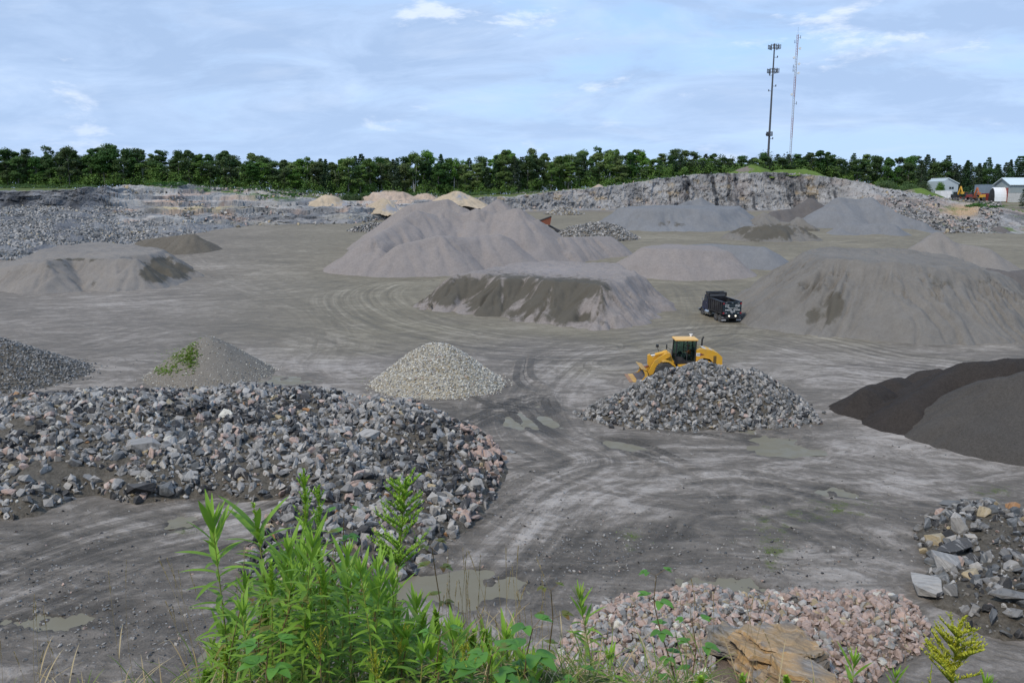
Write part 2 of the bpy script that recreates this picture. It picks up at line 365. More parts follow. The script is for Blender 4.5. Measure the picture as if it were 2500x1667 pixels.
for i, pr_ in enumerate(PRINTS):
    c_ = roadcoords(X, Y, pr_); k = np.abs(c_[:, 1]) < best; best[k] = np.abs(c_[k, 1]); tp[k] = np.c_[c_[k, 0]+i*3.3, c_[k, 1], np.clip(np.minimum(c_[k, 0], c_[:, 0].max()-c_[k, 0])/2.5, 0, 1)]
att['roadp'] = tp
Zg = Zg+.075*np.exp(-(best/.45)**4)
LAYERS = [[0, 8, 9], [1, 2, 5], [3, 6], [4, 7]]            # roads that keep clear of each other share a layer
for li, ids in enumerate(LAYERS):
    best = np.zeros((len(X), 3))
    for i in ids:
        c_ = roadcoords(X, Y, ROADS[i][0]); w_ = 1-np.clip((np.abs(c_[:, 1])/ROADS[i][1]-.3)/.7, 0, 1)
        k = w_ > best[:, 2]; best[k] = np.c_[c_[k, 0]+i*37., c_[k, 1], w_[k]]
    att['road%d' % li] = best
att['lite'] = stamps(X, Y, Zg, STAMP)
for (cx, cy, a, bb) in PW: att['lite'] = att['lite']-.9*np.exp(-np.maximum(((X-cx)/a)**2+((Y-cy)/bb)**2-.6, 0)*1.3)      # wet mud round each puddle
uu, vv = proj(X, Y, Zg)
att['olive'] = smooth((910-vv+120*fbm(X*.05, Y*.05, 31))/140)*smooth((uu-300)/700)*(Y < 330)
att['green'] = np.where((Y > ys[2]+1) & (Y > 100), smooth((uu-2290)/-40)*smooth((Y-ys[2])/8)+(uu > 2290)*.5*smooth((Y-ys[2]-3)/6)*(fbm(X*.06, Y*.06, 33) > .1), 0) + \
    stamps(X, Y, Zg, [(1540,1320,60,40,.5),(2050,1240,200,50,.45),(1850,1300,130,60,.35),(2420,1200,90,30,.5),(450,1290,120,30,.45),(1900,1370,60,60,.4),(300,1500,300,120,.2),(2450,535,60,6,.9),(2400,500,50,5,.8),(2460,560,70,5,.6)]) + \
    smooth((14-Y)/6)*.7*(Y > 0)+(Y <= 0)*.8
att['stony'] = np.clip(stamps(X, Y, Zg, [(150,1450,280,130,1.),(1450,1350,200,90,.9),(1850,1400,180,60,.6),(400,1550,250,90,.6),(1250,1250,150,60,.4),(2150,1350,200,80,.3),(900,560,100,20,.4)]), 0, 1)
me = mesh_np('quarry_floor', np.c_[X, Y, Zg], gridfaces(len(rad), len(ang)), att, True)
m, b = newmat('quarry_ground'); v = pos(b)
macro = b.noise(v, .045, 6, .55, .9); fine = b.noise(v, 2.2, 8, .72, .3); grit = b.noise(v, 14, 5, .7)
w1 = b.noise(b.vm('MULTIPLY', v, (.16, .30, 1)), 1.0, 10, .70, 2.2)
w2 = b.noise(b.vm('MULTIPLY', b.vm('ADD', v, (31, 7, 0)), (.55, .85, 1)), 1.0, 9, .72, 1.6)
val = b.math('ADD', b.math('MULTIPLY', b.math('SUBTRACT', macro, .5), .7), b.math('MULTIPLY', b.math('SUBTRACT', b.sstep(w1, .36, .64), .5), .34))
val = b.math('ADD', val, b.math('MULTIPLY', b.math('SUBTRACT', w2, .5), .85))
for i in range(len(LAYERS)):
    s_, d_, w_ = b.sep(b.attr('road%d' % i, 'Vector'))
    w_ = b.sstep(w_, 0., 1.)
    st = b.noise(b.comb(b.math('MULTIPLY', s_, .03), b.math('MULTIPLY', d_, 1.1), float(i)*3.7), 1.0, 5, .66, .25)
    val = b.math('ADD', val, b.math('MULTIPLY', b.math('MULTIPLY', b.math('SUBTRACT', st, .5), w_), [2.0, 1.2, .8, .65][i]))
    q = b.math('ABSOLUTE', b.math('SUBTRACT', b.math('PINGPONG', b.math('ADD', d_, b.math('MULTIPLY', macro, 5.)), 2.1), 1.0))   # wheel marks
    vis = b.math('MULTIPLY', b.math('MULTIPLY', b.sstep(q, .34, .18), w_), b.sstep(b.noise(b.comb(b.math('MULTIPLY', s_, .07), b.math('MULTIPLY', d_, .22), i*5.), 1., 2), .50, .62))
    cl = b.math('SINE', b.math('ADD', b.math('MULTIPLY', s_, 14.), b.math('MULTIPLY', q, 9.)))
    val = b.math('ADD', val, b.math('MULTIPLY', vis, b.math('SUBTRACT', b.math('MULTIPLY', cl, .06), .13)))
ps_, pd_, pw_ = b.sep(b.attr('roadp', 'Vector')); pq = b.math('ABSOLUTE', pd_); pm = b.math('MULTIPLY', b.math('MULTIPLY', b.sstep(pq, .38, .26), pw_), b.sstep(fine, .30, .45))
pc = b.math('SINE', b.math('ADD', b.math('MULTIPLY', ps_, 17.), b.math('MULTIPLY', pq, 12.)))
val = b.math('ADD', val, b.math('MULTIPLY', pm, b.math('SUBTRACT', b.math('MULTIPLY', pc, .10), .30)))
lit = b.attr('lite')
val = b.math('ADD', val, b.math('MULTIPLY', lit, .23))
val = b.math('ADD', val, b.math('MULTIPLY', b.math('SUBTRACT', fine, .5), .38))
nearf = b.sstep(b.sep(v)[1], 45., 95., 1.08, .62)
val = b.math('ADD', b.math('MULTIPLY', val, nearf), .50)
cA = b.ramp(val, [(.08, (.075, .067, .056)), (.32, (.130, .118, .102)), (.52, (.188, .172, .152)), (.70, (.285, .264, .240)), (.92, (.39, .365, .338))])
cB = b.ramp(val, [(.10, (.085, .075, .055)), (.34, (.140, .127, .095)), (.53, (.185, .169, .128)), (.76, (.255, .236, .185)), (.95, (.36, .338, .275))])
c = b.mix(1., b.mix(b.attr('olive'), cA, cB), (1.03, .99, .95), 'MULTIPLY')
vo = b.n('ShaderNodeTexVoronoi', {'Vector': v, 'Scale': 5.0, 'Randomness': 1.}, feature='F1')
vo2 = b.n('ShaderNodeTexVoronoi', {'Vector': v, 'Scale': 1.9, 'Randomness': 1.}, feature='F1')
stn = b.math('MULTIPLY', b.sstep(vo.outputs['Distance'], .30, .18), b.sstep(b.sep(vo.outputs['Color'])[0], .72, .8))
stn = b.math('MULTIPLY', stn, b.math('ADD', .25, b.attr('stony')), True)
scol = b.mix(b.sep(vo.outputs['Color'])[1], (.12, .125, .13), (.40, .385, .37))
c = b.mix(stn, c, scol)
c = b.mix(1., c, b.comb(*(b.math('ADD', .62, b.math('MULTIPLY', grit, .76)),)*3), 'MULTIPLY')
gn = b.math('ADD', b.math('MULTIPLY', b.noise(v, 1.1, 7, .75), .9), b.math('MULTIPLY', b.attr('green'), .55))
gm = b.math('MULTIPLY', b.sstep(gn, .66, .86), b.sstep(b.attr('green'), .05, .3))
c = b.mix(gm, c, b.mix(grit, (.045, .075, .016), (.13, .15, .04)))
rg = b.sstep(val, .15, .55, .62, .95)
bump = b.math('ADD', b.math('ADD', val, b.math('MULTIPLY', stn, .5)), b.math('MULTIPLY', grit, .25))
finish(b, c, rg, bump, .8, .22, .22)
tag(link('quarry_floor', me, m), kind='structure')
# puddles
m, b = newmat('muddy_water'); v = pos(b)
c = b.mix(b.noise(v, .5, 4), (.150, .135, .095), (.205, .188, .138))
finish(b, c, b.sstep(b.noise(v, .9, 3), .4, .6, .30, .55), b.noise(v, 3.5, 3), .08, .03, .08)
M['water'] = m
for i, (cx, cy, a, bb) in enumerate(PW):
    n = 72; V = [(cx, cy, .004)]
    for k in range(n):
        t = 2*math.pi*k/n; q = 1.22*(1+.10*math.sin(3*t+i)+.06*math.sin(7*t+2*i))
        V.append((cx+a*q*math.cos(t), cy+bb*q*math.sin(t), .004))
    Fc = [(0, 1+k, 1+(k+1) % n) for k in range(n)]
    tag(link('puddle', mesh_np('puddle', V, Fc), M['water']), kind='structure')
# ------------------------------------------------------------------ rock meshes
def hull(n, seed, blocky=.6, flat=1.):
    rr = random.Random(seed); bm = bmesh.new()
    for i in range(n):
        p = Vector((rr.gauss(0, 1), rr.gauss(0, 1), rr.gauss(0, 1))).normalized()
        q = Vector([max(-.62, min(.62, c_)) for c_ in p])
        p = p.lerp(q*1.25, blocky)*rr.uniform(.85, 1.05)
        bm.verts.new((p.x, p.y*rr.uniform(.9, 1), p.z*flat))
    g = bmesh.ops.convex_hull(bm, input=bm.verts)
    bmesh.ops.delete(bm, geom=[e for e in g['geom_interior'] if isinstance(e, bmesh.types.BMVert)], context='VERTS')
    bmesh.ops.triangulate(bm, faces=bm.faces); bm.verts.index_update()
    V = np.array([v_.co[:] for v_ in bm.verts]); Fc = np.array([[v_.index for v_ in f.verts] for f in bm.faces]); bm.free()
    return V/np.abs(V).max()*.5, Fc
ROCKS = [hull(random.Random(i).randint(12, 20), i, random.Random(i).uniform(.4, .95), random.Random(i+50).uniform(.55, 1)) for i in range(28)]
ROUND = [hull(34, 100+i, .05, .8) for i in range(8)]
LOW = [hull(9, 200+i, .6, .7) for i in range(12)]
def rotm(n, tilt=1.):
    q = rng.normal(size=(n, 4)); q[:, 1:3] *= tilt; q /= np.linalg.norm(q, axis=1)[:, None]
    w_, x_, y_, z_ = q.T
    return np.stack([np.stack([1-2*(y_*y_+z_*z_), 2*(x_*y_-z_*w_), 2*(x_*z_+y_*w_)], 1), np.stack([2*(x_*y_+z_*w_), 1-2*(x_*x_+z_*z_), 2*(y_*z_-x_*w_)], 1), np.stack([2*(x_*z_-y_*w_), 2*(y_*z_+x_*w_), 1-2*(x_*x_+y_*y_)], 1)], 1)
def rocks_mesh(name, C, size, cols, bank, tilt=1., elong=.45, smoothf=False):
    C = np.asarray(C); n = len(C); Vs = []; Fs = []; Cs = []; Rs = []; off = 0
    which = rng.integers(0, len(bank), n); Rm = rotm(n, tilt); S3 = size[:, None]*(1+elong*(rng.random((n, 3))-.55)); S3[:, 2] *= np.where(rng.random(n) < .5, .55, .9)*1.0; rid = rng.random(n)
    for k, (V, Fc) in enumerate(bank):
        id_ = np.where(which == k)[0]
        if not len(id_): continue
        W = np.einsum('nij,nvj->nvi', Rm[id_], V[None]*S3[id_][:, None, :])+C[id_][:, None, :]
        Vs.append(W.reshape(-1, 3)); Fs.append((Fc[None]+(np.arange(len(id_))*len(V))[:, None, None]+off).reshape(-1, 3))
        Cs.append(np.repeat(cols[id_], len(V), 0)); Rs.append(np.repeat(rid[id_], len(V))); off += len(id_)*len(V)
    return mesh_np(name, np.concatenate(Vs), np.concatenate(Fs), {'Col': np.concatenate(Cs), 'rid': np.concatenate(Rs)}, smoothf)
PAL = {'dark': (.042, .043, .046), 'grey': (.175, .170, .162), 'pale': (.37, .352, .325), 'pink': (.42, .31, .26), 'tan': (.36, .29, .18), 'rust': (.34, .18, .08), 'lgrey': (.27, .262, .25), 'white': (.60, .575, .50), 'blue': (.115, .122, .126)}
def pick(n, wts, jit=.18):
    ks = list(wts); p = np.array([wts[k] for k in ks]); p = p/p.sum(); id_ = rng.choice(len(ks), n, p=p)
    c_ = np.array([PAL[k] for k in ks])[id_]*(1+jit*(rng.random((n, 1))*2-1)); return c_, [ks[i] for i in id_]
# ------------------------------------------------------------------ stock piles
def triheight(X, Y, a, b_, c_):
    d = (b_[0]-a[0])*(c_[1]-a[1])-(b_[1]-a[1])*(c_[0]-a[0])
    if abs(d) < 1e-9: return np.full(X.shape, -1e9)
    l1 = ((X-a[0])*(c_[1]-a[1])-(Y-a[1])*(c_[0]-a[0]))/d; l2 = ((b_[0]-a[0])*(Y-a[1])-(b_[1]-a[1])*(X-a[0]))/d
    ins = (l1 >= 0) & (l2 >= 0) & (l1+l2 <= 1)
    return np.where(ins, a[2]+l1*(b_[2]-a[2])+l2*(c_[2]-a[2]), -1e9)
def segheight(X, Y, a, b_, s, rnd):
    dx, dy = b_[0]-a[0], b_[1]-a[1]; L = dx*dx+dy*dy
    t = np.clip(((X-a[0])*dx+(Y-a[1])*dy)/L, 0, 1) if L > 1e-9 else np.zeros(X.shape)
    qx = X-a[0]-dx*t; qy = Y-a[1]-dy*t; r_ = np.hypot(qx, qy)
    return a[2]+t*(b_[2]-a[2])-s*(np.sqrt(r_*r_+rnd*rnd)-rnd), np.arctan2(qy, qx), r_, t*math.sqrt(L)
RL = [None]
def pheight(X, Y, prims, s=.68, rnd=.8, warp=1., wf=.12, seed=0, rill=0., rf=1., cuts=(), rough=.06, gully=None):
    Xw = X+warp*fbm(X*wf, Y*wf, seed+1, 3); Yw = Y+warp*fbm(X*wf+50, Y*wf, seed+2, 3)
    h = np.full(X.shape, -1e9); cc = np.zeros(X.shape); rr = np.zeros(X.shape); acc = 0
    for kind, pts in prims:
        if kind == 'poly':
            for tri in tessellate_polygon([[Vector((p[0], p[1], 0)) for p in pts]]):
                h = np.maximum(h, triheight(Xw, Yw, *[pts[i] for i in tri]))
        segs = list(zip(pts, pts[1:])) if len(pts) > 1 else [(pts[0], pts[0])]
        if kind == 'poly': segs.append((pts[-1], pts[0]))
        for a, b_ in segs:
            q, th, r_, t = segheight(Xw, Yw, a, b_, s, rnd if kind != 'poly' else rnd*.4)
            k = q > h; h = np.where(k, q, h); cc = np.where(k, acc+t+th*4., cc); rr = np.where(k, r_, rr); acc += math.dist(a[:2], b_[:2])
    if rill:
        q = vn(cc*rf, rr*.12, seed+9); q2 = vn(cc*rf*2.3, rr*.2, seed+10)
        g = np.abs(q-.5)*2; g2 = np.abs(q2-.5)*2
        RL[0] = g; h = h-rill*1.9*(np.clip(1-g*2.2, 0, 1)+.5*np.clip(1-g2*2.2, 0, 1))*np.clip(rr/2, 0, 1)
    if gully:
        gq = vn(cc*gully[0]+.5*fbm(X*.5, Y*.5, seed+12), rr*.10, seed+11); on_ = smooth((vn(cc*.35, rr*.25, seed+13)-.35)/.15)
        gd = np.clip(1-np.abs(gq-.5)/.085, 0, 1)*np.clip((rr-gully[2])/1.2, 0, 1)*np.clip((gully[3]-rr)/2.5, 0, 1)*on_
        h = h-gully[1]*gd; RL[0] = np.maximum(RL[0] if RL[0] is not None else 0, gd)  # gullies also strengthen the damp colour, painting shade into the grooves
    for (cx, cy, z0, r0, s2) in cuts:
        d = np.hypot(X-cx, (Y-cy)); h = np.minimum(h, z0+s2*np.maximum(0, d-r0+.6*fbm(X*.8, Y*.8, 77)))
    h = h+rough*fbm(X*.7, Y*.7, seed+5, 4)*2+.25*rough*fbm(X*3, Y*3, seed+6, 3)
    return h
def pile(name, label, cat_, prims, mat, res=.35, damp=(), lite=(), kind=None, group=None, **kw):
    pts = np.array([p for _, L in prims for p in L]); s = kw.get('s', .68)
    g0 = gz(pts[:, 0], pts[:, 1], False); ex = np.maximum(pts[:, 2]-g0, .5)/s+2+kw.get('warp', 1.)
    x0, x1 = (pts[:, 0]-ex).min(), (pts[:, 0]+ex).max(); y0, y1 = (pts[:, 1]-ex).min(), (pts[:, 1]+ex).max()
    nx = int((x1-x0)/res)+2; ny = int((y1-y0)/res)+2
    XX, YY = np.meshgrid(np.linspace(x0, x1, nx), np.linspace(y0, y1, ny)); Xf = XX.ravel(); Yf = YY.ravel()
    RL[0] = None; h = pheight(Xf, Yf, prims, **kw); rl = RL[0]; g = gz(Xf, Yf)
    keep = h > g-.12; Z = np.where(keep, h, np.maximum(h, g-.35)); Z = np.maximum(Z, g-.35)
    Fc = gridfaces(ny, nx); Fc = Fc[keep[Fc].any(1)]
    used = np.unique(Fc); mp = np.full(len(Xf), -1); mp[used] = np.arange(len(used))
    V = np.c_[Xf, Yf, Z][used]; Fc = mp[Fc]
    if kw.get('rnd', .8) > 0: pass
    d = np.clip(stamps(V[:, 0], V[:, 1], V[:, 2], damp), 0, 1.2); d = d*(1 if rl is None else (.35+1.15*np.clip(rl[used], 0, 1)**.7)); l = np.clip(stamps(V[:, 0], V[:, 1], V[:, 2], lite), 0, 1)  # damp colour, plus painted shade where gullies run
    me = mesh_np(name, V, Fc, {'damp': d, 'lite': l}, True)
    o = link(name, me, mat); tag(o, label, cat_, group, kind); o['_'] = 1; del o['_']
    o_h = lambda a, b_: pheight(np.asarray(a, float), np.asarray(b_, float), prims, **kw)
    return o, o_h, (x0, x1, y0, y1)
def on(u, v, y): return tuple(P(u, v, y))
PK = lambda *a: tuple(pk(*a))
TT = lambda u, v, z: tuple(T(u, v, z))
GRP = 'stockpiles of crushed stone on the quarry floor'
# big pink double-row pile
pile('gravel_pile', 'largest pinkish gravel pile with a double row of rounded peaks in mid quarry', 'gravel pile', [
 ('line', [on(905,578,166), on(965,548,174), on(1022,514,182), on(1060,524,184)]), ('line', [on(1060,524,184), on(1087,510,186), on(1120,522,186)]), ('line', [on(1120,522,186), on(1158,509,187), on(1210,520,187), on(1265,508,185), on(1300,532,184)]),
 ('line', [on(1087,486,206), on(1120,505,204)]), ('line', [on(1206,486,208), on(1180,505,206)]), ('line', [on(1000,500,206), on(1087,486,206)]),
 ('line', [PK(873,599,662), PK(930,607,677)]), ('line', [PK(985,596,680), PK(1072,574,679), PK(1130,580,670), PK(1217,572,664), PK(1270,590,652)]), ('line', [PK(1270,588,652), PK(1366,579,645), PK(1488,577,628)])],
 M['pink'], res=.4, s=.72, rnd=1.0, warp=1.2, wf=.09, seed=3, rill=.30, rf=.30, rough=.06, group=GRP,
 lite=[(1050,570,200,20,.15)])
# middle flat-topped pile with the dug, damp face
z4 = 4.75
pile('sand_pile', 'flat-topped pile with pinkish top and dug dark damp front, left of the dump truck', 'sand pile', [
 ('poly', [TT(1120,668,z4), TT(1183,668,z4), TT(1217,677,z4), TT(1282,677,z4), TT(1351,688,z4), TT(1412,688,z4), TT(1466,696,z4), TT(1500,690,4.6), TT(1548,668,z4), TT(1508,645,z4), TT(1400,638,z4), TT(1282,640,z4), TT(1200,655,z4)])],
 M['pink'], res=.22, s=.74, rnd=.5, warp=.9, wf=.22, seed=21, rill=.34, rf=.42, rough=.15, group=GRP, gully=(.9, .55, .1, 6.),
 cuts=[(T(1228,740,2)[0], T(1228,740,2)[1]-1.5, .4, 2.2, 1.35)],
 damp=[(1240,722,75,52,1.2),(1130,705,55,30,1.0),(1060,728,45,22,.95),(1330,735,60,50,.75),(1400,740,50,55,.7),(1440,705,50,20,.9),(1300,692,60,14,.9),(1400,692,60,10,.8),(1480,745,35,45,.45),(1180,740,60,40,.8),(1280,770,90,20,.5),(1420,775,60,20,.5)],
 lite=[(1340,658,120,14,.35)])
pile('gravel_pile', 'low flat-topped pink gravel pile behind the dump truck', 'gravel pile', [
 ('poly', [PK(1568,604,682), PK(1660,607,686), PK(1768,613,683), TT(1745,600,5.7), TT(1622,596,5.7)])], M['pink'], res=.4, s=.68, seed=31, warp=1.2, rill=.12, rf=.3, group=GRP)
pile('gravel_pile', 'grey gravel pile peeking out behind the low pink gravel pile', 'gravel pile', [
 ('line', [on(1640,599,172), on(1740,595,175), on(1865,603,170)])], M['grey'], res=.5, seed=41, rill=.15, rf=.3, group=GRP)
pile('gravel_pile', 'wide blue-grey gravel pile with one small peak below the rock face', 'gravel pile', [
 ('poly', [PK(1522,508,560), PK(1600,507,566), PK(1700,509,566), PK(1795,510,562), on(1800,503,278), on(1700,501,282), on(1600,501,282), on(1530,504,276)]), ('line', [on(1660,500,284), on(1709,481,286), on(1745,496,286)])],
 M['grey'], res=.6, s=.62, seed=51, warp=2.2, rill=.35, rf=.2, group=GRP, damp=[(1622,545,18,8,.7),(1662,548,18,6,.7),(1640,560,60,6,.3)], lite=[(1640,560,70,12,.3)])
pile('sand_pile', 'brown mound with a dark dug front face between two blue-grey gravel piles', 'sand pile', [
 ('line', [PK(1818,552,588), PK(1880,549,592), PK(1950,552,590)]), ('line', [on(1850,540,252), on(1868,519,256), on(1895,538,254)]), ('line', [on(1895,538,254), on(1930,545,250), on(1948,529,252)])],
 M['dust'], res=.45, s=.66, rnd=1, warp=1.2, seed=61, rill=.4, rf=.35, rough=.14, group=GRP, damp=[(1880,572,75,20,1.2),(1830,560,45,14,.7),(1985,575,35,14,.7),(1920,560,60,12,.6)])
pile('gravel_pile', 'tall blue-grey gravel pile with twin peaks in front of the rock face', 'gravel pile', [
 ('line', [on(2048,481,268), on(2085,487,269), on(2124,481,268), on(2150,497,266)]), ('line', [on(2150,497,266), on(2193,521,258), on(2250,540,254)]), ('line', [PK(2060,545,575), PK(2180,548,576)])],
 M['grey'], res=.5, s=.66, rnd=.7, seed=71, warp=1.2, rill=.28, rf=.2, group=GRP)
pile('gravel_pile', 'brown-grey gravel pile half hidden left of the twin-peaked grey pile', 'gravel pile', [
 ('line', [on(1885,517,276), on(1935,508,280), on(1979,483,284), on(2010,500,284)])], M['dk'], res=.6, seed=81, rill=.3, rf=.25, group=GRP)
# big right pile with erosion rills
pile('sand_pile', 'huge gullied stone-dust pile right of the dump truck', 'sand pile', [
 ('poly', [PK(1967,615,770), PK(2021,632,826), PK(2109,637,836), PK(2193,638,846), PK(2281,651,845), PK(2377,657,838), on(2440,672,98), on(2330,625,118), on(2200,606,122), on(2020,603,122)]),
 ('line', [PK(2377,657,838), PK(2450,700,832)]), ('line', [PK(1967,615,770), PK(1940,640,765)])],
 M['dust'], res=.22, s=.70, rnd=.7, warp=1.0, wf=.15, seed=91, rill=.30, rf=.75, rough=.17, group=GRP, gully=(2.6, 1.1, .3, 6.5),
 cuts=[(P(2030,752,88)[0], P(2030,752,88)[1]-1.0, 1.3, 1.1, 1.0), (P(2006,775,86)[0], P(2006,775,86)[1]-.6, .8, .8, .9)],
 damp=[(2028,750,44,26,1.0),(2000,770,34,16,.6),(2042,722,16,16,.6),(2000,790,40,16,.4),(1975,700,50,18,.45),(2160,700,24,26,.35),(2300,690,40,30,.4),(2390,700,40,24,.4),(2220,700,30,20,.4)])
pile('gravel_pile', 'pointed grey gravel cone rising behind the gullied stone-dust pile', 'gravel pile', [
 ('line', [on(2250,590,130), on(2293,565,131), on(2340,592,130), on(2407,604,126)])], M['dust2'], res=.4, s=.70, rnd=.4, seed=101, rill=.14, rf=.3, group=GRP)
pile('gravel_pile', 'dark brownish gravel pile at the right edge behind the gullied pile', 'gravel pile', [
 ('line', [on(2405,652,106), on(2460,664,103), on(2560,650,104)])], M['dk'], res=.4, seed=111, rill=.15, rf=.3, group=GRP)
pile('gravel_pile', 'small dark gravel cone by the far track on the right', 'gravel pile', [('line', [PK(2440,552,569)]), ], M['dk'], res=.3, s=.6, rnd=.5, warp=.5, seed=121, group=GRP)
# left pile
z1 = 5.1
pile('sand_pile', 'pale flat-topped pile with slumped front scarp at the left edge', 'sand pile', [
 ('poly', [TT(60,646,z1-1), TT(110,636,z1), TT(165,629,z1), TT(268,631,z1), TT(330,631,z1), TT(372,618,z1), TT(402,613,z1), TT(385,604,z1), TT(345,600,z1), TT(250,591,z1), TT(155,598,z1), TT(90,614,z1), TT(20,640,z1-1.5), TT(-80,660,z1-2.5)]),
 ('line', [TT(400,613,z1), TT(440,640,z1-2)])],
 M['dust2'], res=.3, s=.72, rnd=.5, warp=1.3, wf=.15, seed=131, rill=.3, rf=.25, rough=.15, group=GRP, gully=(.5, .5, .3, 6.),
 cuts=[(T(372,672,1.5)[0]+.5, T(372,672,1.5)[1], .3, 1.6, 1.1)],
 damp=[(378,665,32,26,1.2),(430,660,50,22,1.1),(395,640,22,14,.9),(60,665,50,8,.35),(200,634,120,5,.6),(230,690,12,22,.35),(130,648,60,6,.4)])
pile('sand_pile', 'dark brown earth mound with flat top behind the pale left pile', 'sand pile', [
 ('line', [PK(352,585,612), PK(400,578,618), PK(470,571,621)])], M['brown'], res=.4, s=.66, rnd=1., seed=141, rill=.25, rf=.35, rough=.12, group=GRP)
# black piles right
pile('asphalt_pile', 'jet-black asphalt millings pile with small humps at the right edge', 'asphalt pile', [
 ('line', [on(2122,948,56.5), on(2140,938,57.5)]), ('line', [on(2178,925,60), on(2200,921,60.5)]), ('line', [on(2270,905,62.5), on(2295,902,62.5)]), ('line', [on(2215,975,53.0), on(2262,945,54.0), PK(2358,886,1080), PK(2420,879,1098), PK(2463,873,1105), PK(2640,876,1120)])],
 M['black'], res=.16, s=.74, rnd=.5, warp=.5, wf=.3, seed=151, rill=.08, rf=.5, rough=.08, group=GRP)
pile('asphalt_pile', 'charcoal-grey millings pile overlapping the jet-black pile on the right', 'asphalt pile', [
 ('line', [PK(2410,955,1119), PK(2455,918,1132), PK(2520,905,1150), PK(2800,905,1200)])],
 M['char'], res=.16, s=.70, rnd=1., warp=.6, wf=.25, seed=161, rill=.1, rf=.5, rough=.06, group=GRP, damp=[])
# sand mounds on the far bench
GT = 'sand mounds on the far bench'
pile('sand_mound', 'yellow-tan sand mound with a grey right flank on the far bench', 'sand mound', [('line', [on(765,490,300), on(797,475,302), on(822,480,302)])], M['tan'], res=.45, s=.6, rnd=1., seed=171, rill=.4, rf=.3, group=GT, damp=[(850,497,26,16,1.3)])
pile('sand_mound', 'broad pinkish mound with weeds on top beside the green bush', 'sand mound', [('line', [on(915,470,335), on(950,464,337), on(985,470,335)])], M['tanp'], res=.5, s=.55, rnd=1.6, seed=181, rill=.6, rf=.3, rough=.25, group=GT, damp=[(950,465,40,5,1.0)])
pile('sand_mound', 'small orange and grey cone in front of the broad pinkish mound', 'sand mound', [('line', [on(905,498,304), on(938,484,306), on(955,492,306)])], M['tan'], res=.4, s=.6, rnd=.7, seed=191, rill=.4, rf=.3, group=GT, damp=[(960,508,26,14,.9)])
pile('sand_mound', 'little weedy tan mound between the two larger sand mounds', 'sand mound', [('line', [on(1025,474,340), on(1045,472,340)])], M['tanp'], res=.5, s=.55, seed=201, rill=.5, rough=.25, group=GT)
pile('sand_mound', 'smooth tan-grey mound with a blunt peak on the far bench', 'sand mound', [('line', [on(1085,476,332), on(1112,466,333), on(1122,467,333)])], M['tan'], res=.5, s=.5, rnd=1., seed=211, rill=.3, group=GT, damp=[(1125,480,25,12,.6)])
M['grassy'] = pilemat('grassy_soil', (.10, .155, .035), damp=(.14, .12, .10), sp=.9, amt=.6, var=.3)
pile('grass_mound', 'round mound with grey side and grassy crest on top of the rock face', 'mound', [('line', [on(1815,410,362), on(1838,403,364), on(1855,409,364)])], M['grassy'], res=.6, s=.5, rnd=2, seed=221, rough=.2, damp=[(1812,413,24,9,1.2)])
pile('grass_mound', 'low bright green grassy mound on top of the rock face', 'mound', [('line', [on(1908,414,360), on(1960,413,360)])], M['grassy'], res=.6, s=.4, rnd=2, seed=231, rough=.2)
pile('earth_mound', 'small orange earth cone on the skyline of the grey rock face', 'mound', [('line', [on(1461,450,356)])], M['tanp'], res=.4, s=.6, seed=241)
pile('grass_mound', 'weedy mound above the right end of the rock face', 'mound', [('line', [on(2225,462,336), on(2248,459,336)])], M['grassy'], res=.5, s=.5, rnd=1.5, seed=251, damp=[(2215,468,20,8,1.)])

# ------------------------------------------------------------------ quarry faces (dense sheets standing on the same terrain)
def blocky(x, y, s, n=5):
    f = fbm(x, y, s, 4); return np.floor(f*n+n)/n-1
def face(name, u0, u1, du, ta, tb, nrow, amp, shade, seed, back=5.):
    us = np.arange(u0, u1, du); U = np.repeat(us[None], nrow, 0)
    ys = np.stack([np.interp(us, TU, TY[:, i]) for i in range(4)]); zs = np.stack([np.interp(us, TU, TZ[:, i]) for i in range(4)])
    t = np.linspace(ta, tb, nrow)[:, None]*np.ones_like(U)
    Yp = np.zeros_like(t); Zp = np.zeros_like(t)
    ky = [ys[0]-4, ys[0], ys[1], ys[2], ys[2]+back]; z4_ = gz((us-CX)/FPX/1.017*(ys[2]+back), ys[2]+back, False)
    kz = [zs[0]-.5, zs[0], zs[1], zs[2], z4_]
    for i in range(4):
        k = (t >= i) & (t <= i+1); f = np.clip(t-i, 0, 1)
        Yp = np.where(k, ky[i]+(ky[i+1]-ky[i])*f, Yp); Zp = np.where(k, kz[i]+(kz[i+1]-kz[i])*f, Zp)
    Xp = (U-CX)/FPX/1.017*Yp
    d, dz, C = shade(U, t, Xp, Yp, Zp)
    ed = np.clip((t-ta)*2, 0, 1)*np.clip((tb-t)*3, 0, 1)
    Yp = Yp-np.maximum(d*amp, 0)*ed; Zp = Zp+dz
    me = mesh_np(name, np.c_[Xp.ravel(), Yp.ravel(), Zp.ravel()], gridfaces(nrow, len(us)), {'Col': C.reshape(-1, 3)}, False)
    o = link(name, me, M['face']); return o
m, b = newmat('quarried_rock'); v = pos(b); c0 = b.n('ShaderNodeAttribute', attribute_name='Col').outputs['Color']
n = b.noise(v, .9, 8, .72, .6); n2 = b.noise(b.vm('MULTIPLY', v, (.6, .6, 2.2)), 1.0, 6, .7, 1.0)
k = b.math('ADD', .42, b.math('ADD', b.math('MULTIPLY', n, .7), b.math('MULTIPLY', n2, .5)))
c = b.mix(1., c0, b.comb(k, k, k), 'MULTIPLY')
finish(b, c, .9, b.math('ADD', n, n2), .9, .5, .2); M['face'] = m
def lerp(a, b_, t): return np.asarray(a)[None, None]*(1-t[..., None])+np.asarray(b_)[None, None]*t[..., None]
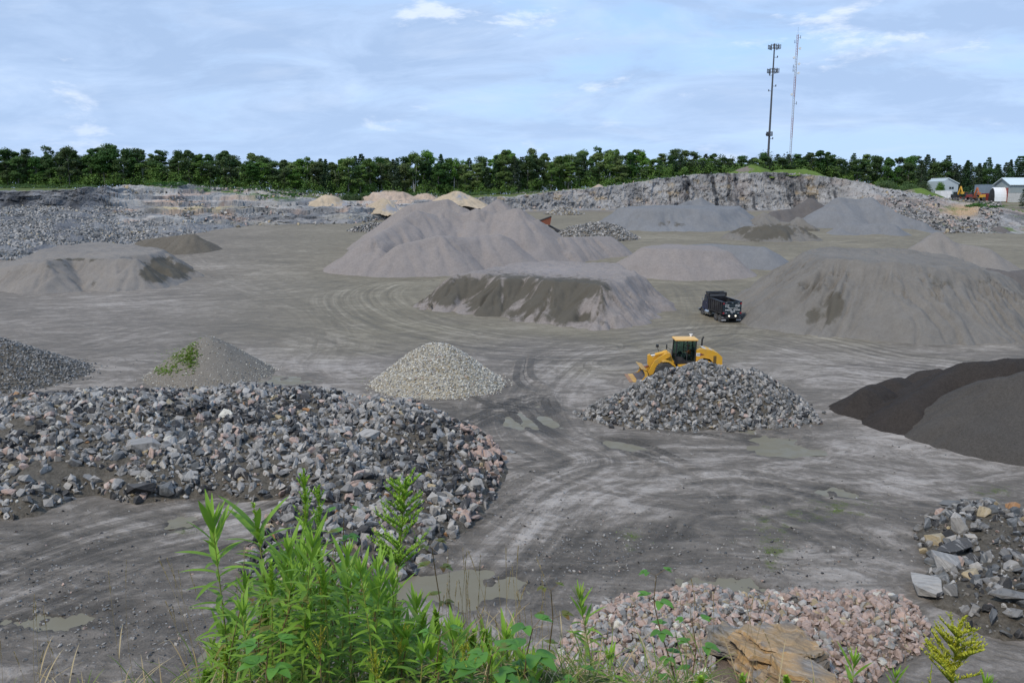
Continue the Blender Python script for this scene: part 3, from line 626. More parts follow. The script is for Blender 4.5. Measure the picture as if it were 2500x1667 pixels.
def over(C, col, t): t = np.clip(t, 0, 1)[..., None]; return C*(1-t)+np.asarray(col)*t
def shadeR(U, t, x, y, z):
    vert = blocky(x*.22, z*.05+t*.3, 301, 6); blk = blocky(x*.5, z*.45, 302, 5); f = fbm(x*.9, z*.9, 303, 4)
    steep = smooth((U-1500)/150)*smooth((2120-U)/80)
    low = smooth((U-2050)/120)
    d = 1.1+vert*1.3*(.3+.7*steep)+blk*.9+f*.5
    dz = (fbm(x*.25, y*.25, 304)*.5+fbm(x*1.1, y*1.1+z, 305)*.5)*np.clip(t-1, 0, 1)
    C = lerp((.20, .20, .20), (.33, .322, .312), np.clip(.5+fbm(x*.15, z*.25, 306)*1.6, 0, 1))
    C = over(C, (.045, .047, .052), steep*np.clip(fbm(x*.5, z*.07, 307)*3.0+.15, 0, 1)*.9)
    C = over(C, (.30, .245, .215), np.clip(fbm(x*.12+9, z*.3, 308)*3-.2, 0, 1)*(.35+.5*low))
    C = over(C, (.33, .26, .17), np.clip(fbm(x*.2, z*.4+4, 309)*3.4-1.0, 0, 1)*.8)
    C = over(C, (.36, .35, .335), np.clip(fbm(x*.6, z*.9, 310)*3-.6, 0, 1)*.7)
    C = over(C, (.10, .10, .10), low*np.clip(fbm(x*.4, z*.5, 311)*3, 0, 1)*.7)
    C = over(C, (.09, .15, .03), smooth((t-3.15)/.3)*np.clip(.6+fbm(x*.2, y*.2, 312)*3, 0, 1)*(U > 1230))
    v = H*0+proj(x, y, z)[1]
    e = np.exp(-(((U-2350)/48)**2+((v-515)/15)**2)*1.2); C = over(C, (.42, .30, .185), e*1.6)
    C = over(C, (.10, .15, .04), low*np.clip(fbm(x*.3, z*.3+y*.1, 313)*3-.8, 0, 1)*smooth((U-2250)/60)*.8)
    return d, dz, C
face('rock_face', 1090, 2600, 1.0, .2, 3.9, 90, 1.7, shadeR, 1)
def shadeL(U, t, x, y, z):
    cl = smooth((300-U)/50)                                   # true cliff on the left, stepped ledges to the right of it
    vert = blocky(x*.3, z*.1, 321, 5); blk = blocky(x*(.10+.2*cl), z*.7+y*.1, 322, 5); f = fbm(x*.35, z*.9+y*.4, 323, 4)
    d = 1.0+vert*1.0*cl+blk*1.0+f*.6
    q = np.round((z+1.6*fbm(x*.03, y*.05, 330))/2.4)*2.4-z
    dz = (1-cl)*q*.6*np.clip(t-.8, 0, 1)*np.clip((3.2-t)*2, 0, 1)+(fbm(x*.12, y*.25, 324)*1.1+fbm(x*.4, y*.8, 325)*.5)*np.clip(t, 0, 1)
    C = lerp((.125, .13, .14), (.235, .235, .235), np.clip(.5+fbm(x*.15, z*.3+y*.05, 326)*1.8, 0, 1))
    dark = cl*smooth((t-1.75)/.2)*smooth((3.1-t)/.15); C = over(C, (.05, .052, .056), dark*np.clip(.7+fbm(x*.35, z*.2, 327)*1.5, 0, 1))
    C = over(C, (.20, .195, .19), cl*smooth((t-2.6)/.2)*np.clip(.4+fbm(x*.6, z*.6, 328)*2, 0, 1)*.7)
    v = proj(x, y, z)[1]; nc = 1-cl
    C = over(C, (.43, .415, .385), nc*np.clip(fbm(x*.08, z*.7+y*.06, 331)*2.6+.35, 0, 1)*smooth((t-1.2)/.4)*.8)
    C = over(C, (.44, .31, .235), nc*np.clip(fbm(x*.1+5, z*.8, 332)*3-.3, 0, 1)*smooth((t-1.0)/.5)*.8)
    for (a, bb, ru, rv, col) in [(440, 492, 80, 5, (.46, .30, .20)), (430, 512, 45, 7, (.47, .36, .17)), (520, 508, 90, 6, (.45, .36, .19)), (500, 500, 60, 5, (.48, .47, .44)), (560, 498, 120, 4, (.22, .22, .22)), (640, 525, 80, 12, (.15, .155, .16)), (780, 512, 70, 8, (.17, .175, .18)), (730, 540, 140, 6, (.27, .26, .25)), (600, 545, 90, 5, (.33, .30, .24)), (400, 470, 70, 8, (.42, .41, .385)), (660, 470, 40, 4, (.44, .30, .24)), (870, 530, 60, 6, (.36, .345, .30))]:
        e = np.exp(-(((U-a)/ru)**2+((v-bb)/rv)**2)); C = over(C, col, e*np.clip(.9+fbm(x*.4, z*1.2, 333)*1.6, 0, 1))
    for (a, bb, ru, rv) in [(410, 457, 38, 5), (490, 464, 25, 4), (590, 474, 40, 5), (670, 482, 60, 8), (560, 466, 60, 3), (800, 470, 60, 4)]:
        e = np.exp(-(((U-a)/ru)**2+((v-bb)/rv)**2)); C = over(C, (.075, .135, .03), e*np.clip(.8+fbm(x*.5, y*.3, 334)*2.5, 0, 1)*1.3)
    return d, dz, C
face('rock_bench', -120, 1095, 1.1, .1, 3.9, 110, 1.5, shadeL, 2)
for o in COL.objects:
    if o.name in ('rock_face', 'rock_bench'): tag(o, kind='structure')

# ------------------------------------------------------------------ stones lying on things
def region(n, poly):                 # random picture positions inside a polygon given in photo pixels, spread evenly over the ground
    pl_ = np.array([tuple(G(u, v)[:2]) for u, v in poly]); out = []
    x0, y0 = pl_.min(0); x1, y1 = pl_.max(0); tot = 0
    while tot < n:
        p = rng.random((n*3, 2))*[x1-x0, y1-y0]+[x0, y0]
        p = p[inside(p[:, 0], p[:, 1], pl_)]; out.append(p); tot += len(p)
    return np.concatenate(out)[:n]
def inside(x, y, pl_):
    c_ = np.zeros(x.shape, bool)
    for (ax, ay), (bx, by) in zip(pl_, np.roll(pl_, -1, 0)):
        if ay == by: continue
        c_ ^= ((ay > y) != (by > y)) & (x < (bx-ax)*(y-ay)/(by-ay)+ax)
    return c_
def stuffmesh(name, me, mat, label=None, cat_=None, parent=None):
    o = link(name, me, mat, parent); o['kind'] = 'stuff'
    return o
# a heap given by its foot outline: low, lumpy, made of loose stones
def heap(name, label, foot, cap, s=.6, res=.25, lump=.5, seed=0, mat=None, lf=.22):
    W = np.array([tuple(T(u, v, 0)[:2]) if len(q) == 0 else tuple(T(u, v, q[0])[:2]) for u, v, *q in foot])
    W = cat([tuple(p) for p in np.vstack([W, W[:1]])], 5)
    def hf(X, Y):
        dd = np.full(X.shape, 1e9)
        for a, c_ in zip(W, W[1:]):
            e = c_-a; L = e@e
            if L < 1e-9: continue
            t = np.clip(((X-a[0])*e[0]+(Y-a[1])*e[1])/L, 0, 1); dd = np.minimum(dd, np.hypot(X-a[0]-e[0]*t, Y-a[1]-e[1]*t))
        dd = np.where(inside(X, Y, W), dd, -dd)
        cp_ = cap(X, Y)*(1+lump*fbm(X*lf, Y*lf, seed, 3)) if callable(cap) else cap*(1+lump*fbm(X*lf, Y*lf, seed, 3))
        dd = dd+.5*fbm(X*.5, Y*.5, seed+3, 3)
        h = cp_*(1-np.exp(-np.maximum(dd, 0)*s/cp_*1.3))
        return np.where(dd > 0, h, -.3)+.12*fbm(X*.9, Y*.9, seed+4)
    x0, y0 = W.min(0)-1; x1, y1 = W.max(0)+1
    nx = int((x1-x0)/res)+2; ny = int((y1-y0)/res)+2
    XX, YY = np.meshgrid(np.linspace(x0, x1, nx), np.linspace(y0, y1, ny)); Xf = XX.ravel(); Yf = YY.ravel()
    h = hf(Xf, Yf); g = gz(Xf, Yf); keep = h > g-.05; Z = np.maximum(h, g-.2); Fc = gridfaces(ny, nx); Fc = Fc[keep[Fc].any(1)]
    used = np.unique(Fc); mp = np.full(len(Xf), -1); mp[used] = np.arange(len(used))
    o = link(name, mesh_np(name, np.c_[Xf, Yf, Z][used], mp[Fc], {'damp': np.zeros(len(used)), 'lite': np.zeros(len(used))}, True), mat or M['rubbleb'])
    tag(o, label, 'rock pile')
    return o, hf, W
def sample_poly(W, n):
    x0, y0 = W.min(0); x1, y1 = W.max(0); out = []; tot = 0
    while tot < n:
        p = rng.random((n*3, 2))*[x1-x0, y1-y0]+[x0, y0]; p = p[inside(p[:, 0], p[:, 1], W)]; out.append(p); tot += len(p)
    return np.concatenate(out)[:n]
def seen_big(C, size, k, umin=-30, umax=2530):
    u, v = proj(C[:, 0], C[:, 1], C[:, 2]); d = np.linalg.norm(C-[0, 0, H], axis=1)
    a = np.where((u > umin) & (u < umax) & (v < 1690), size/d, 0)
    return np.argsort(-a)[:k]
def one_rock(Cp, size, col, bank, label, group, elong=.45, tilt=1., cat_='boulder'):
    me = rocks_mesh('boulder', np.array([[0, 0, 0.]]), np.array([size]), np.array([col]), bank, tilt, elong)
    zmin = min(v_.co.z for v_ in me.vertices)
    o = link('boulder', me, M['rock']); o.location = Cp
    tag(o, label, cat_, group); return o
def placed(W, hf, n, lo, hi, power, wts, sink=.22, jit=.18, colfn=None):
    p = sample_poly(W, n); size = lo+(hi-lo)*rng.random(n)**power
    z = np.maximum(hf(p[:, 0], p[:, 1]), gz(p[:, 0], p[:, 1]))
    C = np.c_[p, z+size*(.5-sink)*.55]; cols, names = pick(n, wts, jit)
    return C, size, cols, np.array(names)
CW = {'dark': 'dark grey', 'grey': 'grey', 'pale': 'pale grey', 'lgrey': 'light grey', 'pink': 'pink', 'tan': 'tan', 'rust': 'rusty orange', 'white': 'whitish', 'blue': 'blue-grey'}
# --- great boulder heap, left
foot = [(-60,1275),(40,1268),(95,1258),(130,1240),(230,1212),(314,1232),(413,1224),(536,1214),(600,1226),(700,1222),(640,1290),(600,1350),(600,1410),(700,1440),(860,1440),(985,1415),(1035,1375),(1105,1322),(1172,1262),(1215,1195),(1232,1143),(1215,1100),(1150,1055),(1060,1018),(950,972,1.0),(862,945,1.2),(760,935,1.4),(600,932,1.4),(480,945,1.3),(270,950,1.2),(100,962,1.1),(0,968,1.),(-80,960,1)]
bh, hf, W = heap('boulder_heap', 'long sprawling heap of broken grey boulders across the left middle of the quarry', foot, lambda X, Y: 1.0+1.15*smooth((Y-34)/12), s=.75, lump=.6, seed=401, lf=.16)
C, size, cols, nm = placed(W, hf, 12500, .14, .66, 2.4, {'dark': 2.4, 'grey': 3.2, 'lgrey': 5, 'pale': 5.2, 'pink': 1.3, 'tan': .35, 'rust': .12, 'blue': 2.2, 'white': .3})
u, v = proj(C[:, 0], C[:, 1], C[:, 2])
bare = (vn(C[:, 0]*.16, C[:, 1]*.25, 409) > .70) & (u < 560) & (v > 1020) & (v < 1180) & (size < .55)     # patches where the fines show
pk_ = (u > 1110) & (v > 1040) & (rng.random(len(u)) < .45); cols[pk_] = np.array(PAL['pink'])*(.8+.35*rng.random((pk_.sum(), 1))); nm[pk_] = 'pink'
dk_ = (vn(C[:, 0]*.2, C[:, 1]*.2, 411) > .64) & (rng.random(len(u)) < .5); cols[dk_] = np.array(PAL['dark'])*(.8+.5*rng.random((dk_.sum(), 1))); nm[dk_] = 'dark'
keep = ~bare; C, size, cols, nm, u, v = C[keep], size[keep], cols[keep], nm[keep], u[keep], v[keep]
bi = seen_big(C, size, 165); mask = np.ones(len(C), bool); mask[bi] = False
stuffmesh('loose_stones', rocks_mesh('loose_stones', C[mask], size[mask], cols[mask], ROCKS, 1., .9), M['rock'], parent=bh)
for i in bi:
    zone = 'left end' if u[i] < 330 else 'middle' if u[i] < 720 else 'front lobe' if v[i] > 1190 else 'right end'
    edge = 'on the crest' if v[i] < 1030 else 'low on the front' if v[i] > 1120 else 'halfway up'
    lb = '%s boulder %s at the %s of the boulder heap' % (CW[nm[i]], edge, zone)
    one_rock(C[i], size[i]*1.15, cols[i], ROCKS, lb, 'boulders: '+lb, .85)
for (uu_, vv_, sz, col, lb) in [(345,1224,1.5,'dark','long dark slab of rock resting on the mud below the boulder heap'), (410,1222,1.2,'blue','squat blue-grey boulder touching the long dark slab below the heap'), (1246,1110,.6,'lgrey','lone light grey boulder on the mud right of the boulder heap'), (1205,1135,1.0,'pink','large pink boulder at the right tip of the boulder heap'), (1180,1152,1.0,'pink','upright pink block beside the large pink boulder at the heap tip'), (1132,1108,1.1,'pink','broad pink boulder near the upper right corner of the boulder heap'), (360,1160,1.9,'lgrey','big striped slab leaning on the front of the boulder heap'),(630,988,1.1,'pale','pale blocky boulder standing out on the back crest of the heap'),(900,1130,1.3,'pale','whitish jagged boulder in the middle of the heap right half')]:
    p = G(uu_, vv_); p[2] = max(p[2], float(hf(np.array([p[0]]), np.array([p[1]]))[0]))+sz*.16
    o = one_rock(p, sz, np.array(PAL[col]), ROCKS, lb, None, .35, .25); o.scale = (1.15, .8, .62 if vv_ > 1200 else .8)
# --- right bottom heap
foot = [(2225,1300),(2250,1350),(2262,1420),(2285,1480),(2340,1500),(2380,1545),(2480,1565),(2600,1580),(2700,1400),(2650,1220),(2500,1235,.6),(2456,1222,.5),(2380,1235),(2290,1248)]
rh, hf, W = heap('rock_heap', 'low heap of dark broken rock and dirt at the right edge of the foreground', foot, 1.0, s=.6, lump=.7, seed=421, res=.15)
C, size, cols, nm = placed(W, hf, 1500, .09, .62, 3.2, {'dark': 5, 'grey': 3, 'lgrey': 2.5, 'pale': 1.5, 'pink': .4, 'tan': .3, 'blue': 3})
bi = seen_big(C, size, 70); mask = np.ones(len(C), bool); mask[bi] = False
stuffmesh('loose_stones', rocks_mesh('loose_stones', C[mask], size[mask], cols[mask], ROCKS), M['rock'], parent=rh)
u, v = proj(C[:, 0], C[:, 1], C[:, 2])
for i in bi:
    lb = '%s rock in the %s of the low dark heap at the right' % (CW[nm[i]], 'upper part' if v[i] < 1330 else 'middle' if v[i] < 1440 else 'lower part')
    one_rock(C[i], size[i]*1.1, cols[i], ROCKS, lb, 'rocks: '+lb)
for (uu_, vv_, sz, col, lb, sc_) in [(2262,1455,1.75,'pale','long pale pinkish boulder at the foot of the low right heap',(.6,.95,.5)), (2305,1415,1.3,'lgrey','blunt grey-pink boulder behind the long pale one at the right heap',(1,.8,.8)), (2335,1330,1.1,'pale','tall pale leaning boulder high in the low right heap',(.65,.7,1.1)), (2285,1345,.95,'tan','yellowish rounded boulder at the left edge of the right heap',(1,.8,.8)), (2468,1243,.9,'rust','orange-brown block on top of the low right heap',(1,.8,.9)), (2318,1252,1.2,'blue','flat blue-grey slab lying on the upper left of the right heap',(1.2,.5,.35)),(2395,1310,.8,'tan','tan block in the upper right heap beside the pale leaning boulder',(.9,.7,1.)),(2330,1375,1.5,'dark','wide black boulder in the middle of the right heap',(1.2,.8,.6)),(2470,1510,1.3,'grey','flat grey boulder low at the right heap corner',(1.2,.8,.6))]:
    p = G(uu_, vv_); p[2] = max(p[2], float(hf(np.array([p[0]]), np.array([p[1]]))[0]))+sz*.2
    o = one_rock(p, sz, np.array(PAL[col]), ROCKS, lb, None, .2, .2); o.scale = sc_
# --- pink stone heap, bottom
foot = [(1370,1560),(1430,1510),(1500,1470),(1600,1455),(1665,1438),(1740,1444),(1830,1462),(1900,1452),(2030,1450),(2190,1462),(2262,1520),(2250,1590),(2150,1650),(2100,1690),(1900,1720),(1700,1720),(1450,1700),(1370,1640)]
ph, hf, W = heap('pink_stone_heap', 'spread of fist to head sized pink stones on the ground behind the foreground weeds', foot, .55, s=.5, lump=.6, seed=431, res=.15, mat=M['pinkbase'])
C, size, cols, nm = placed(W, hf, 5200, .08, .42, 2.0, {'pink': 5, 'lgrey': 2, 'pale': 1.6, 'white': .5, 'tan': .6, 'grey': 1}, sink=.1)
u, v = proj(C[:, 0], C[:, 1], C[:, 2]); k = (v < 1760) & ~((u > 1740) & (u < 1960) & (v > 1540)); C, size, cols, nm, u, v = [q[k] for q in (C, size, cols, nm, u, v)]
fin = rng.random(len(u)) < np.where(u > 1950, .5, .0); cols[fin] = np.array((.36, .27, .23))*(.8+.4*rng.random((fin.sum(), 1)))
bi = seen_big(C, size, 56); mask = np.ones(len(C), bool); mask[bi] = False
stuffmesh('loose_stones', rocks_mesh('loose_stones', C[mask], size[mask], cols[mask], ROUND[:4]+ROCKS[:14], 1., .45), M['rock'], parent=ph)
for i in bi:
    lb = '%s stone in the %s part of the pink stone spread' % (CW[nm[i]], 'left' if u[i] < 1640 else 'middle' if u[i] < 1950 else 'right')
    one_rock(C[i], size[i]*1.1, cols[i], ROUND[:3]+ROCKS[:9], lb, 'stones: '+lb, cat_='stone')
# --- layered orange slab
def slab(name, label, c0, dims, rz, tilt, cols_, seed):
    rr = random.Random(seed); bm = bmesh.new(); z = -dims[2]; lay = 0; tags = []
    while z < dims[2]:
        th = rr.uniform(.10, .24)*dims[2]*1.6; n = rr.randint(8, 12); sh = 1-.30*(z+dims[2])/(2*dims[2])*rr.uniform(.6, 1.3); ox, oy = rr.uniform(-.14, .14)*dims[0], rr.uniform(-.12, .12)*dims[1]
        pts = []
        for i in range(n):
            a = 2*math.pi*(i+rr.uniform(-.3, .3))/n; q = rr.uniform(.78, 1.08)*sh; m_ = max(abs(math.cos(a)), abs(math.sin(a)))**.55; pts.append((dims[0]*q*math.cos(a)/m_+ox, dims[1]*q*math.sin(a)/m_+oy))
        tl = rr.uniform(-.05, .05); t2 = rr.uniform(-.05, .05)
        lo = [bm.verts.new((x, y, z+x*tl+y*t2)) for x, y in pts]; hi = [bm.verts.new((x*.97+rr.uniform(-.03, .03), y*.97, z+th+x*tl+y*t2)) for x, y in pts]
        bm.faces.new(lo[::-1]); bm.faces.new(hi)
        for i in range(n): bm.faces.new((lo[i], lo[(i+1) % n], hi[(i+1) % n], hi[i]))
        z += th*.93
    bmesh.ops.triangulate(bm, faces=bm.faces)
    for _ in range(4): bmesh.ops.subdivide_edges(bm, edges=[e_ for e_ in bm.edges if e_.calc_length() > .14], cuts=1)
    bmesh.ops.triangulate(bm, faces=bm.faces); bm.verts.index_update()
    V = np.array([v_.co[:] for v_ in bm.verts]); Fc = np.array([[v_.index for v_ in f.verts] for f in bm.faces]); bm.free()
    x_, y_, z_ = V.T; d = .05*fbm(x_*2.5+z_*3, y_*2.5, seed+1, 4); V = np.c_[x_*(1+d), y_*(1+d), z_+.5*d+.05*np.floor(3*fbm(x_*1.6, y_*1.6, seed+2, 3))]
    mixv = np.clip(.5+fbm(x_*1.3+z_*4, y_*1.5+z_*3, seed+7, 4)*2.6, 0, 1); C_ = np.array(cols_[0])*mixv[:, None]+np.array(cols_[1])*(1-mixv[:, None])
    g = np.clip(fbm(x_*1.8, y_*1.8+z_*7, seed+8, 4)*4-.3, 0, 1)[:, None]; C_ = C_*(1-g*.8)+np.array(cols_[2])*g*.8
    ca, sa = math.cos(tilt), math.sin(tilt); V = np.c_[V[:, 0]*ca+V[:, 2]*sa, V[:, 1], -V[:, 0]*sa+V[:, 2]*ca]
    o = link(name, mesh_np(name, V, Fc, {'Col': C_, 'rid': np.full(len(V), .5)}, False), M['rock']); o.location = c0; o.rotation_euler = (0, 0, rz); return o
OC = ((.40, .255, .115), (.33, .235, .135), (.16, .155, .15))
p = T(1900, 1600, .9); tag(slab('rock_slab', 'large layered orange-brown rock slab among pink stones at the bottom', tuple(p), (1.85, 1.35, .55), .35, .16, OC, 501), cat='rock slab')
p = T(1800, 1570, 1.0); tag(slab('rock_slab', 'grey-brown ledge slab propped behind the large orange slab', tuple(p), (1.3, .7, .35), -.3, .12, ((.20, .18, .15), (.33, .25, .15), (.13, .13, .13)), 511), cat='rock slab')
p = T(1970, 1668, 1.3); tag(slab('rock_slab', 'brown split slab cut by the bottom edge of the view', tuple(p), (1.5, .8, .4), -.45, .1, OC, 521), cat='rock slab')
for o_, lb in zip([o for o in COL.objects if o.name.startswith('rock_slab')], ['large layered orange-brown rock slab among pink stones at the bottom', 'grey-brown ledge slab propped behind the large orange slab', 'brown split slab cut by the bottom edge of the view']): o_['label'] = lb; o_['category'] = 'rock slab'
# --- cone of blue-grey stone by the loader
prims = [('line', [PK(1500,975,1036), PK(1590,925,1048), PK(1660,898,1054), PK(1704,889,1055), PK(1769,906,1053), PK(1830,905,1048), PK(1860,925,1044)])]
o, hf2, bb = pile('stone_pile', 'pile of clean blue-grey broken stone in front of the yellow wheel loader', 'stone pile', prims, M['rubbleb'], res=.2, s=.74, rnd=.5, warp=.5, seed=441, rough=.12)
def pstones(o, hfn, bb, n, lo, hi, power, wts, bank, mat, sink=.2, tail=1.2, elong=.4, colmod=None, sm=False):
    p = rng.random((n*4, 2))*[bb[1]-bb[0], bb[3]-bb[2]]+[bb[0], bb[2]]
    h = hfn(p[:, 0], p[:, 1]); g = gz(p[:, 0], p[:, 1]); dl = h-g
    k = (dl > -.05) | ((dl > -tail*.5) & (rng.random(len(h)) < .13*np.exp(dl*2)))
    k &= (np.gradient(h) is not None); p, h, g = p[k][:n], h[k][:n], g[k][:n]
    size = lo+(hi-lo)*rng.random(len(p))**power; c_, _ = pick(len(p), wts)
    C = np.c_[p, np.maximum(h, g)+size*(.5-sink)*.5]
    if colmod: c_, size = colmod(C, c_, size)
    s_ = link('loose_stones', rocks_mesh('loose_stones', C, size, c_, bank, 1., elong, sm), mat, o); s_['kind'] = 'stuff'
pstones(o, hf2, bb, 4200, .22, .52, 1.4, {'blue': 3.5, 'grey': 3, 'lgrey': 4, 'pale': 2.4, 'dark': 1.6, 'pink': .3, 'tan': .15}, ROCKS, M['rock'])
o, hf2, bb = pile('gravel_pile', 'grey-brown gravel cone with green weeds on its left side', 'gravel pile', [('line', [tuple(pk(504,824,945,.7)), tuple(pk(513,824,945,.7))])], M['earth'], res=.14, s=.70, rnd=.8, warp=.3, seed=451, rough=.05)
def edgew(C, c_, size):
    h = C[:, 2]; w_ = np.clip(1-h/1.1, 0, 1); k = rng.random(len(h)) < .25+.75*w_; size = np.where(k, size, size*.25); return c_, size
pstones(o, hf2, bb, 5200, .05, .16, 1.5, {'white': 4, 'pale': 3, 'grey': 1, 'tan': 1}, LOW, M['pebble'], colmod=edgew)
CONE_W = (o, hf2, bb)
o, hf2, bb = pile('pebble_pile', 'cone of pale cream rounded pebbles in the middle of the floor', 'pebble pile', [('line', [tuple(pk(1065,840,969,.78)), tuple(pk(1078,840,969,.78))])], M['peb'], res=.14, s=.78, rnd=1.3, warp=.4, seed=461, rough=.06)
pstones(o, hf2, bb, 9500, .09, .23, 1.5, {'white': 6, 'pale': 3, 'tan': 1.3, 'grey': .5, 'pink': .15}, ROUND[:4]+LOW[:4], M['pebble'], elong=.35)
o, hf2, bb = pile('gravel_pile', 'sloping pile of coarse blue-grey gravel cut by the left edge', 'gravel pile', [('line', [PK(-120,815,955), PK(-30,826,953), PK(5,838,952)])], M['rubbleb'], res=.2, s=.55, rnd=1.5, warp=.6, seed=471)
pstones(o, hf2, bb, 10500, .12, .28, 1.5, {'blue': 2, 'grey': 3, 'lgrey': 4, 'pale': 2.5, 'dark': .7}, LOW, M['rock'])
# far rock piles
o, hf2, bb = pile('rock_pile', 'long low pile of blue-grey quarry rock right of the pink pile', 'rock pile', [('line', [PK(1395,556,577), PK(1440,546,580), PK(1480,545,585), PK(1500,552,588)])], M['rubbleb'], res=.5, s=.6, seed=481, rough=.2)
pstones(o, hf2, bb, 2600, .35, 1.0, 1.8, {'blue': 3, 'lgrey': 3, 'pale': 2, 'grey': 1}, LOW, M['rockfar'])
o, hf2, bb = pile('rock_pile', 'small pile of pale rock at the foot of the grey rock face', 'rock pile', [('line', [on(1362,512,318), on(1378,506,318), on(1395,512,318)])], M['rubbleb'], res=.5, s=.5, seed=482, rough=.2)
pstones(o, hf2, bb, 500, .4, 1.3, 1.5, {'lgrey': 3, 'pale': 3, 'tan': 1.}, LOW, M['rockfar'])
o, hf2, bb = pile('rock_pile', 'scatter of grey rock beyond the left shoulder of the pink pile', 'rock pile', [('line', [PK(875,556,566), PK(915,545,566), PK(940,548,566)])], M['rubbleb'], res=.5, s=.55, seed=483, rough=.2)
pstones(o, hf2, bb, 700, .4, 1.2, 1.6, {'lgrey': 3, 'pale': 2, 'blue': 2, 'dark': 1}, LOW, M['rockfar'])
# rubble under the far faces
def rubble(name, u0, u1, ta, tb, n, lo, hi, wts, dens=None):
    us = rng.random(n)*(u1-u0)+u0; t = ta+(tb-ta)*rng.random(n); f = t % 1; i0 = np.clip(t.astype(int), 0, 2)
    Yk = np.stack([np.interp(us, TU, TY[:, i]) for i in range(4)]); y_ = Yk[i0, np.arange(n)]*(1-f)+Yk[np.minimum(i0+1, 3), np.arange(n)]*f-1.2
    y_ = y_-np.where(t < .05, rng.random(n)*6, 0)
    x_ = (us-CX)/FPX/1.017*y_; size = lo+(hi-lo)*rng.random(n)**3; c_, _ = pick(n, wts)
    k = np.ones(n, bool) if dens is None else dens(us, t, x_, y_)
    C = np.c_[x_, y_, gz(x_, y_)+size*.2][k]
    o = link(name, rocks_mesh(name, C, size[k], c_[k], LOW, 1., .5), M['rockfar']); o['kind'] = 'stuff'; return o
rubble('blasted_rubble', -80, 470, 0., 1., 34000, .25, 1.3, {'blue': 3, 'lgrey': 5, 'pale': 4, 'grey': 2, 'tan': .3}, lambda u_, t, x_, y_: (u_ < 330+140*(1-t)) | (rng.random(len(t)) < .25))
rubble('bench_rubble', 300, 1100, .0, 3.0, 5200, .3, 1.7, {'lgrey': 3, 'pale': 4, 'pink': 1, 'tan': 1, 'grey': 2, 'dark': 1.5}, lambda u_, t, x_, y_: vn(x_*.08, y_*.1, 601) > .42)
rubble('rock_face_rubble', 1100, 2130, .8, 1.35, 1800, .3, 1.8, {'lgrey': 3, 'pale': 2, 'pink': 1, 'grey': 3, 'dark': 1})
rubble('rock_face_rubble', 2090, 2450, .0, 2.6, 6500, .3, 1.7, {'lgrey': 3, 'pale': 2, 'pink': 1.2, 'grey': 3, 'dark': 3, 'tan': .6, 'blue': 2}, lambda u_, t, x_, y_: ~((u_ > 2295) & (u_ < 2395) & (t > 1.1) & (t < 2.4)))
rubble('rock_face_rubble', 1250, 2330, 2.9, 3.05, 900, .3, 1.4, {'lgrey': 3, 'pale': 3, 'pink': 1.6})
# loose stones strewn over the floor
def strew(n, zones, lo, hi, name='strewn_stones'):
    Cs = []; S_ = []
    for (a, b_, ru, rv, w_) in zones:
        k = int(n*w_); uu_ = a+ru*rng.normal(size=k)*.6; vv_ = np.clip(b_+rv*rng.normal(size=k)*.6, 880, 1720)
        y_ = H/below(vv_); x_ = (uu_-CX)/FPX/(cp-(vv_-CY)/FPX*sp)*y_; Cs.append(np.c_[x_, y_, gz(x_, y_)]); S_.append(lo+(hi-lo)*rng.random(k)**4)
    C = np.concatenate(Cs); S_ = np.concatenate(S_); C[:, 2] += S_*.12; c_, _ = pick(len(C), {'lgrey': 3, 'grey': 3, 'blue': 2, 'pale': 1.5, 'pink': .4, 'dark': 2})
    o = link(name, rocks_mesh(name, C, S_, c_, LOW+ROCKS[:4], 1., .4), M['rock']); o['kind'] = 'stuff'
strew(5200, [(150,1450,300,130,.28),(1450,1350,260,100,.22),(1850,1380,220,80,.18),(420,1560,300,90,.15),(1240,1230,80,100,.05),(2150,1350,250,120,.07),(1500,1200,500,200,.08),(2250,1090,150,60,.04),(320,1180,300,60,.04),(200,880,120,30,.03),(1000,1400,200,100,.06),(1700,1060,200,20,.02)], .02, .17)

# ------------------------------------------------------------------ trees
def leafmat(name, c1, c2, tr=.25):
    m, b = newmat(name); rnd_ = b.n('ShaderNodeObjectInfo').outputs['Random']; a = b.attr('lv')
    n = b.noise(pos(b), .35, 3)
    c = b.mix(b.math('ADD', b.math('MULTIPLY', a, .6), b.math('MULTIPLY', n, .4)), c1, c2)
    h = b.n('ShaderNodeHueSaturation', {'Hue': b.math('ADD', .485, b.math('MULTIPLY', rnd_, .04)), 'Saturation': b.math('ADD', .8, b.math('MULTIPLY', rnd_, .3)), 'Value': b.math('ADD', .72, b.math('MULTIPLY', b.math('FRACT', b.math('MULTIPLY', rnd_, 7.3)), .6)), 'Color': c}).outputs[0]
    d = b.n('ShaderNodeBsdfPrincipled', {'Base Color': h, 'Roughness': .65, 'Specular IOR Level': .3}); t = b.n('ShaderNodeBsdfTranslucent', {0: h})
    mx = b.n('ShaderNodeMixShader', {0: tr, 1: d.outputs[0], 2: t.outputs[0]}); b.n('ShaderNodeOutputMaterial', {0: mx.outputs[0]}); return m
M['leaf'] = leafmat('broad_leaves', (.026, .058, .015), (.088, .152, .036)); M['leafb'] = leafmat('bright_leaves', (.055, .108, .022), (.155, .235, .048))
M['needle'] = leafmat('needles', (.018, .042, .018), (.045, .085, .028), .1); M['leafbush'] = leafmat('bush_leaves', (.030, .075, .014), (.075, .15, .028))
def barkmat(name, c1, c2):
    m, b = newmat(name); v = obc(b); n = b.noise(b.vm('MULTIPLY', v, (3, 3, .6)), 1., 5, .7); finish(b, b.mix(n, c1, c2), .95, n, .6, .05, .1); return m
M['bark'] = barkmat('grey_bark', (.10, .09, .08), (.26, .245, .22)); M['birch'] = barkmat('pale_bark', (.22, .21, .19), (.55, .53, .50))
